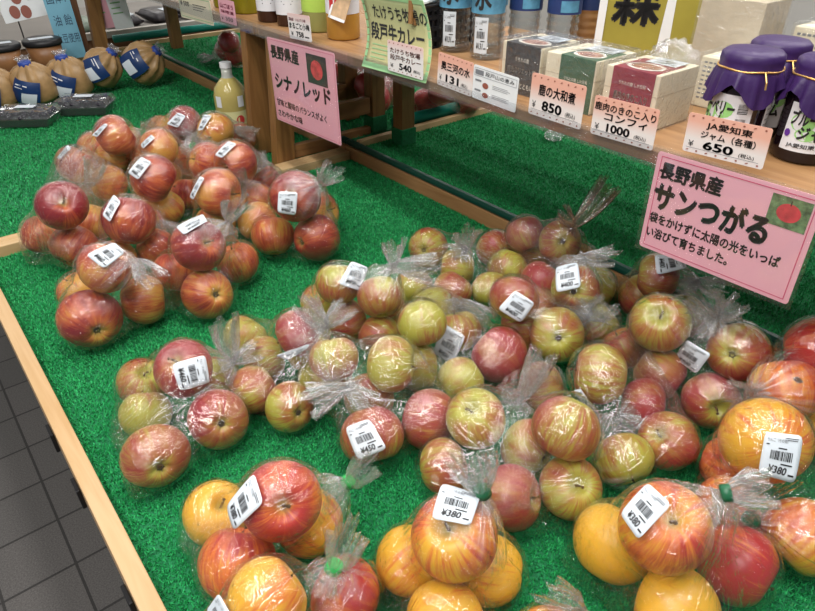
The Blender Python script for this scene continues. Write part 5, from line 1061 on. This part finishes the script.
# juice bottle standing on the far table behind the red heap
JUICE = mat('cloudy_apple_juice', (.44,.36,.12), .12, .1, 14)
t = thing('juice_bottle', (.800, 1.83, .0028), 'tall bottle of cloudy apple juice standing left of the wooden shelf leg', 'juice bottle')
obj('glass_body', MB().lathe([(0,0),(.044,0),(.049,.006),(.049,.115),(.043,.140),(.026,.160),(.018,.168)], 40, cap=False), JUICE, t, smooth=True)
obj('glass_neck', MB().lathe([(.018,.168),(.0155,.178),(.0155,.196),(0,.197)], 30, cap=False), mat('clear_neck', (.45,.47,.42), .1), t, smooth=True)
obj('bottle_cap', MB().lathe([(0,.1955),(.0175,.1955),(.0175,.210),(0,.211)], 24, cap=False), WCAP, t)
d = math.atan2(-1.83, -.800)
l = obj('fruit_label', cyl_patch(.0497, d-1.3, d+1.3, .030, .078), mat('yellow_label', (.62,.58,.30), .5, .1, 30), t, smooth=True)
obj('printed_apple', Flat().disc(.66,.45,.10,14,.30).map(cyl_fn(.0502, d-1.3, d+1.3, .030, .078)), REDP, l); obj('printed_leaf', Flat().disc(.40,.35,.07,8,.16).map(cyl_fn(.0502, d-1.3, d+1.3, .030, .078)), GRN, l)
for a_ in (-.85, .55): obj('side_label', cyl_patch(.0498, d+a_-.16, d+a_+.24, .090, .122, 6), LABELW, t, smooth=True)

# ------------------------------------------------------------------ far left: tan bags, trays, tubs
BEAN = mat('tan_bag_paste', (.36,.22,.095), .38, .18, 40, bump=.5, bscale=50); BLUEL = mat('blue_printed_label', (.008,.035,.13), .4, .1, 30); BLUER = mat('blue_ribbon', (.02,.06,.32), .4)
def tan_bag(x, y, rot, lean, label, s=1.0):
    t = thing('tan_food_bag', (x, y, .003), label, 'food bag', 'tan bags with blue labels')
    a = math.radians(rot); ax = Vector((math.cos(a)*math.sin(lean), math.sin(a)*math.sin(lean), math.cos(lean))); side = ax.orthogonal().normalized(); s2_ = ax.cross(side)
    prof = [(0,.0),(.050,.002),(.064,.016),(.067,.040),(.065,.070),(.054,.096),(.032,.114),(.012,.124)]
    n_ = 40; vs = []; fs = []; rg = random.Random(int(x*1000)); p0 = rg.uniform(0, 6); off = .066*math.sin(lean)*s
    for k, (r, z) in enumerate(prof):
        for i in range(n_):
            q = 2*math.pi*i/n_; rr = r*s*(1 + (.03 + .16*max(0, (z-.06))/.06)*math.sin(9*q+p0)*(.4 + (k > 3)) + .05*math.sin(2*q+p0) + .02*math.sin(5*q+k))
            p = ax*(z*s) + side*(rr*math.cos(q)) + s2_*(rr*math.sin(q)) + Vector((0,0,off)); vs.append(Vector((p.x, p.y, max(0, p.z))))
    for k in range(len(prof)-1):
        for i in range(n_):
            j = (i+1) % n_; fs.append((k*n_+i, k*n_+j, (k+1)*n_+j, (k+1)*n_+i))
    mb = MB(); mb.add(vs, fs); obj('bag_body', mb, BEAN, t, smooth=True)
    tp = ax*(.122*s) + Vector((0,0,off))
    obj('ribbon', MB().tube([tp - ax*.009, tp - ax*.007, tp + ax*.007, tp + ax*.009], [.017*s, .021*s, .019*s, .013*s], 14), BLUER, t, smooth=True)
    mb = MB(); nn_ = 28
    mb.add([tp + ax*(.004 + .018*q) + (side*math.cos(i*2*math.pi/nn_) + s2_*math.sin(i*2*math.pi/nn_))*(.010 + .012*q)*(1 + .3*math.sin(i*1.35+p0)) for q in (0, .5, 1) for i in range(nn_)], [(k*nn_+i, k*nn_+(i+1) % nn_, (k+1)*nn_+(i+1) % nn_, (k+1)*nn_+i) for k in (0, 1) for i in range(nn_)])
    obj('bag_ruffle', mb, GATHER, t, smooth=True)
    d = math.atan2(-y, -x); w3 = Vector((math.cos(d), math.sin(d), 0)); best = (w3 - ax*w3.dot(ax)).normalized(); r3 = ax.cross(best)
    ct = Vector((0,0,off))
    def lf(lift, a0, a1, z0, z1, tw):
        def fn(u_, v_):
            cu_, cv_ = u_-.5, v_-.5; ru = cu_*math.cos(tw) - cv_*math.sin(tw); rv2 = cu_*math.sin(tw) + cv_*math.cos(tw)
            q = (a0+a1)/2 + (a1-a0)*ru; z = (z0+z1)/2 + (z1-z0)*rv2
            rad = float(np.interp(z, [p[1] for p in prof], [p[0] for p in prof]))*s*1.13 + lift
            return tuple(ax*(z*s) + best*(rad*math.cos(q)) + r3*(rad*math.sin(q)) + ct)
        return fn
    def patch(fn, n2=8):
        m2 = MB(); m2.add([fn(i/n2, j/n2) for j in range(n2+1) for i in range(n2+1)], [(j*(n2+1)+i, j*(n2+1)+i+1, (j+1)*(n2+1)+i+1, (j+1)*(n2+1)+i) for j in range(n2) for i in range(n2)]); return m2
    tw = rg.uniform(-.5, .1)
    l = obj('blue_label', patch(lf(.002, -1.05, .10, .015, .090, tw)), BLUEL, t, smooth=True)
    obj('price_sticker', patch(lf(.004, -.72, -.12, .018, .052, tw), 4), STICKER, l, smooth=True)
    obj('white_print', Flat().rect(.1,.78,.55,.82).rect(.1,.68,.4,.71).map(lf(.004, -1.05, .10, .015, .090, tw)), LABELW, l)
tan_bag(.745, 2.545, -38, .95, 'tan bag with a blue label, alone at the right end of its row', 1.05)
tan_bag(.615, 2.575, -30, .70, 'tan bag with a blue label, second from the right in its row')
tan_bag(.530, 2.56, 200, .10, 'tan bag with a blue label, upright behind the right tray', 1.08)
tan_bag(.415, 2.55, 200, .15, 'tan bag with a blue label, upright behind the left tray', 1.05)
tan_bag(.295, 2.58, 200, .12, 'tan bag with a blue label, cut off at the left edge', 1.05)
TRAYM = film_mat('clear_tray', .05, (.9,.93,.92), .08, .1, 1.6, 20); BERRY = mat('black_fruit', (.016,.010,.020), .16, .3, 60); DKTRAY = mat('dark_tray', (.012,.02,.015), .35)
def tray(x, y, rot, label, seed):
    t = thing('clear_fruit_tray', (x, y, .0035), label, 'food tray', 'clear trays of black fruit'); t.rotation_euler = (0, 0, rot)
    w_, d_ = .088, .055; mb = MB()
    mb.hexa([(-w_*.86,-d_*.82,.0),(w_*.86,-d_*.82,.0),(w_*.86,d_*.82,.0),(-w_*.86,d_*.82,.0)], [(-w_,-d_,.030),(w_,-d_,.030),(w_,d_,.030),(-w_,d_,.030)]); obj('tray_base', mb, TRAYM, t, bevel=.004)
    mb = MB(); mb.hexa([(-w_*.8,-d_*.74,.002),(w_*.8,-d_*.74,.002),(w_*.8,d_*.74,.002),(-w_*.8,d_*.74,.002)], [(-w_*.9,-d_*.88,.026),(w_*.9,-d_*.88,.026),(w_*.9,d_*.88,.026),(-w_*.9,d_*.88,.026)]); obj('dark_insert', mb, DKTRAY, t)
    rg = random.Random(seed); V, Fc, E = ICO[2]; fm = MB()
    for k in range(52):
        c = Vector((rg.uniform(-.84,.84)*w_, rg.uniform(-.80,.80)*d_, .030 + rg.uniform(0,.008))); q = Quaternion(Vector((rg.random(), rg.random(), rg.random())).normalized(), rg.uniform(0,6))
        fm.add([c + q @ Vector((p[0]*.0150, p[1]*.0095, p[2]*.0085)) for p in V], Fc)
    fo = obj('black_fruit', fm, BERRY, t, smooth=True); fo['kind'] = 'stuff'
    bm = bmesh.new(); bmesh.ops.create_cube(bm, size=1); bmesh.ops.subdivide_edges(bm, edges=bm.edges, cuts=9, use_grid_fill=True)
    for q in bm.verts:
        x_, y_, z_ = q.co; q.co = Vector((x_*2*w_*(.99 - .1*(z_+.5)), y_*2*d_*(.99 - .12*(z_+.5)), .031 + (z_+.5)*.019 + noise.noise(Vector((x_*6, y_*6, seed)))*.004*(z_+.5)))
    me = bpy.data.meshes.new('clear_lid'); bm.to_mesh(me); bm.free(); me.materials.append(TRAYM); link('clear_lid', me, t)
    obj('price_sticker', MB().box((-.030,-.012,.0535),(.030,.018,.0540)), STICKER, t)
tray(.325, 2.33, -.62, 'clear tray of black fruit at the left edge of the far table', 1)
tray(.505, 2.34, -.62, 'clear tray of black fruit in front of the right tan bags', 2)
MISO = mat('brown_paste', (.27,.125,.05), .35, .12, 40); CRATE = mat('dark_crate', (.02,.018,.02), .5, .2, 20)
cr_ = obj('dark_riser', MB().box((-.30,-.075,0),(.20,.085,.055)), CRATE, loc=(.45, 2.86, .0035), bevel=.003); tag(cr_, 'low dark riser carrying the brown paste tubs', 'riser')
def tub(x, y, label):
    t = thing('paste_tub', (x, y, .0592), label, 'food tub', 'black lidded tubs of brown paste')
    obj('tub_body', MB().lathe([(0,0),(.050,0),(.054,.004),(.064,.075)], 40), MISO, t, smooth=True)
    obj('tub_lid', MB().lathe([(0,.0755),(.068,.0755),(.070,.080),(.069,.094),(.060,.098),(0,.098)], 40, cap=False), BLACK, t, smooth=True)
    d = math.atan2(-y, -x)
    obj('lid_sticker', MB().box((-.045,-.020,.0984),(.040,.014,.0990)), STICKER, t)
    return t
tub(.530, 2.865, 'brown paste tub with black lid left of the blue sign'); tub(.385, 2.865, 'brown paste tub with black lid cut off by the left edge'); 
# slanting flyer with food pictures
u = (atx(30, 28, .50) - atx(6, 22, .47)); A = at(8, 24, .17)
uu = Vector((.95,-.31,0)); vv = Vector((-.05,.35,.93)).normalized(); uu = (uu - vv*uu.dot(vv)).normalized()
A = CAM + (at(6, 24, .16)-CAM)
fl = obj('food_flyer', sheet(.17, .16, uu, vv, .0008), WHITE, loc=tuple(A)); tag(fl, 'white flyer with food pictures leaning over the paste tubs', 'flyer')
obj('pictures', Flat().disc(.050,.035,.020,14,.026).disc(.092,.028,.020,14,.026).disc(.075,.085,.020,14,.024).map(plane_fn(uu, vv, .001)), BROWNINK, fl)
obj('green_corner', Flat().add([(0,.05),(.04,.16),(0,.16)], [(0,1,2)]).map(plane_fn(uu, vv, .001)), FLAB, fl)
f = Flat()
for k in range(5): f.rect(.115, .14-.018*k, .155-.006*(k % 2), .146-.018*k)
obj('small_print', f.map(plane_fn(uu, vv, .001)), GREYINK, fl)
obj('flyer_holder', MB().tube([vv*.01 + uu*.05 - Vector((0,-.004,0)), Vector((.06, .06, -A.z+.060))], .003, 6), BLACK, fl)
# blue handwritten sign and its post
po = obj('shelf_post', MB().box((-.013,-.02,0),(.013,.02,.62)), DARKWOOD, loc=(.712, 3.02, .0035), bevel=.002); tag(po, 'dark brown post right of the blue handwritten sign', 'post')
BLUEP = mat('blue_paper', (.20,.46,.60), .55, .05, 12)
A = Vector((.606, 2.985, .045)); uu = (Vector((.700, 2.975, .050)) - A); w = uu.length; uu.normalize(); vv = Vector((-.02,.06,1)).normalized(); uu = (uu - vv*uu.dot(vv)).normalized()
bs = obj('blue_sign', sheet(w, .30, uu, vv, .0008), BLUEP, loc=tuple(A)); tag(bs, 'pale blue handwritten sign beside the dark brown post', 'sign')
obj('lettering', Flat().text('大豆使用', w*.06, .060, w*.94, .036, 0).text('油 飴', w*.16, .125, w*.86, .040, 0).text('国体！', w*.12, .205, w*.84, .045, 0).map(plane_fn(uu, vv, .0008)), mat('marker_ink', (.03,.06,.12), .6), bs)
# ------------------------------------------------------------------ goods table beyond
BDK = wood('brown_front_board', (.22,.11,.05), (.13,.06,.025), 0); GREYW = mat('grey_shelf_edge', (.22,.20,.18), .5, .05, 10)
t = thing('rear_goods_table', (1.2, 3.6, FZ), 'low table with a pale edge strip beyond the far display tables', 'table')
def rp(n, lo, hi, m): return obj(n, MB().box((lo[0]-1.2, lo[1]-3.6, lo[2]-FZ), (hi[0]-1.2, hi[1]-3.6, hi[2]-FZ)), m, t)
rp('tabletop', (.3, 3.30, .035), (2.4, 4.2, .060), GREYW); rp('front_board', (.3, 3.276, -.12), (2.4, 3.2995, .052), BDK); rp('edge_strip', (.3, 3.262, .054), (2.4, 3.2995, .082), mat('pale_edge_strip', (.48,.45,.40), .5, .05, 8))
for lx in (.35, 2.3):
    for ly in (3.32, 4.12): rp('leg', (lx, ly, FZ), (lx+.05, ly+.05, .0345), BDK)
DPK = mat('dark_pack', (.03,.025,.03), .3, .4, 40); GPK = mat('grey_green_pack', (.20,.26,.20), .4, .3, 20)
for (x_, y_, mm_, nm, l_) in ((1.02, 3.50, DPK, 1, 'dark food pouch with a white sticker on the rear table, left one'), (1.22, 3.52, DPK, 1, 'dark food pouch with a white sticker on the rear table, middle one'), (1.40, 3.50, DPK, 1, 'dark food pouch with a white sticker on the rear table, right one'), (.83, 3.48, GPK, 0, 'grey green food pouch behind the hanging pink sheet')):
    o = pack((x_, y_, .088), (.15, .17, .055), mm_, l_, (.12, 0, .3)); o['group'] = 'pouches on the rear table'
    if nm: obj('white_sticker', MB().box((.0,-.05,.024),(.05,.0,.0285)), STICKER, o)
for (px_, lab_, mm_, wd, nm) in ((96, 'pink hanging paper sheet above the rear table edge', PINK, .085, 'hanging_sheet'), (114, 'white hanging paper sheet beside the pink one', WHITE, .075, 'hanging_sheet')):
    A = at(px_+2, 30, .13); vv = Vector((-.10,.0,1)).normalized(); uu = Vector((.93,-.30,.0)); uu = (uu - vv*uu.dot(vv)).normalized()
    o = obj(nm, sheet(wd, .30, uu, vv, .0006), mm_, loc=tuple(A)); tag(o, lab_, 'paper sheet'); obj('faint_print', Flat().rect(.01,.06,.05,.065).rect(.01,.08,.045,.085).rect(.01,.10,.05,.105).map(plane_fn(uu, vv, .0008)), GRN, o)
    obj('hanging_cord', MB().tube([uu*wd*.5 + vv*.30, uu*wd*.5 + vv*.55], .001, 6), BLACK, o)
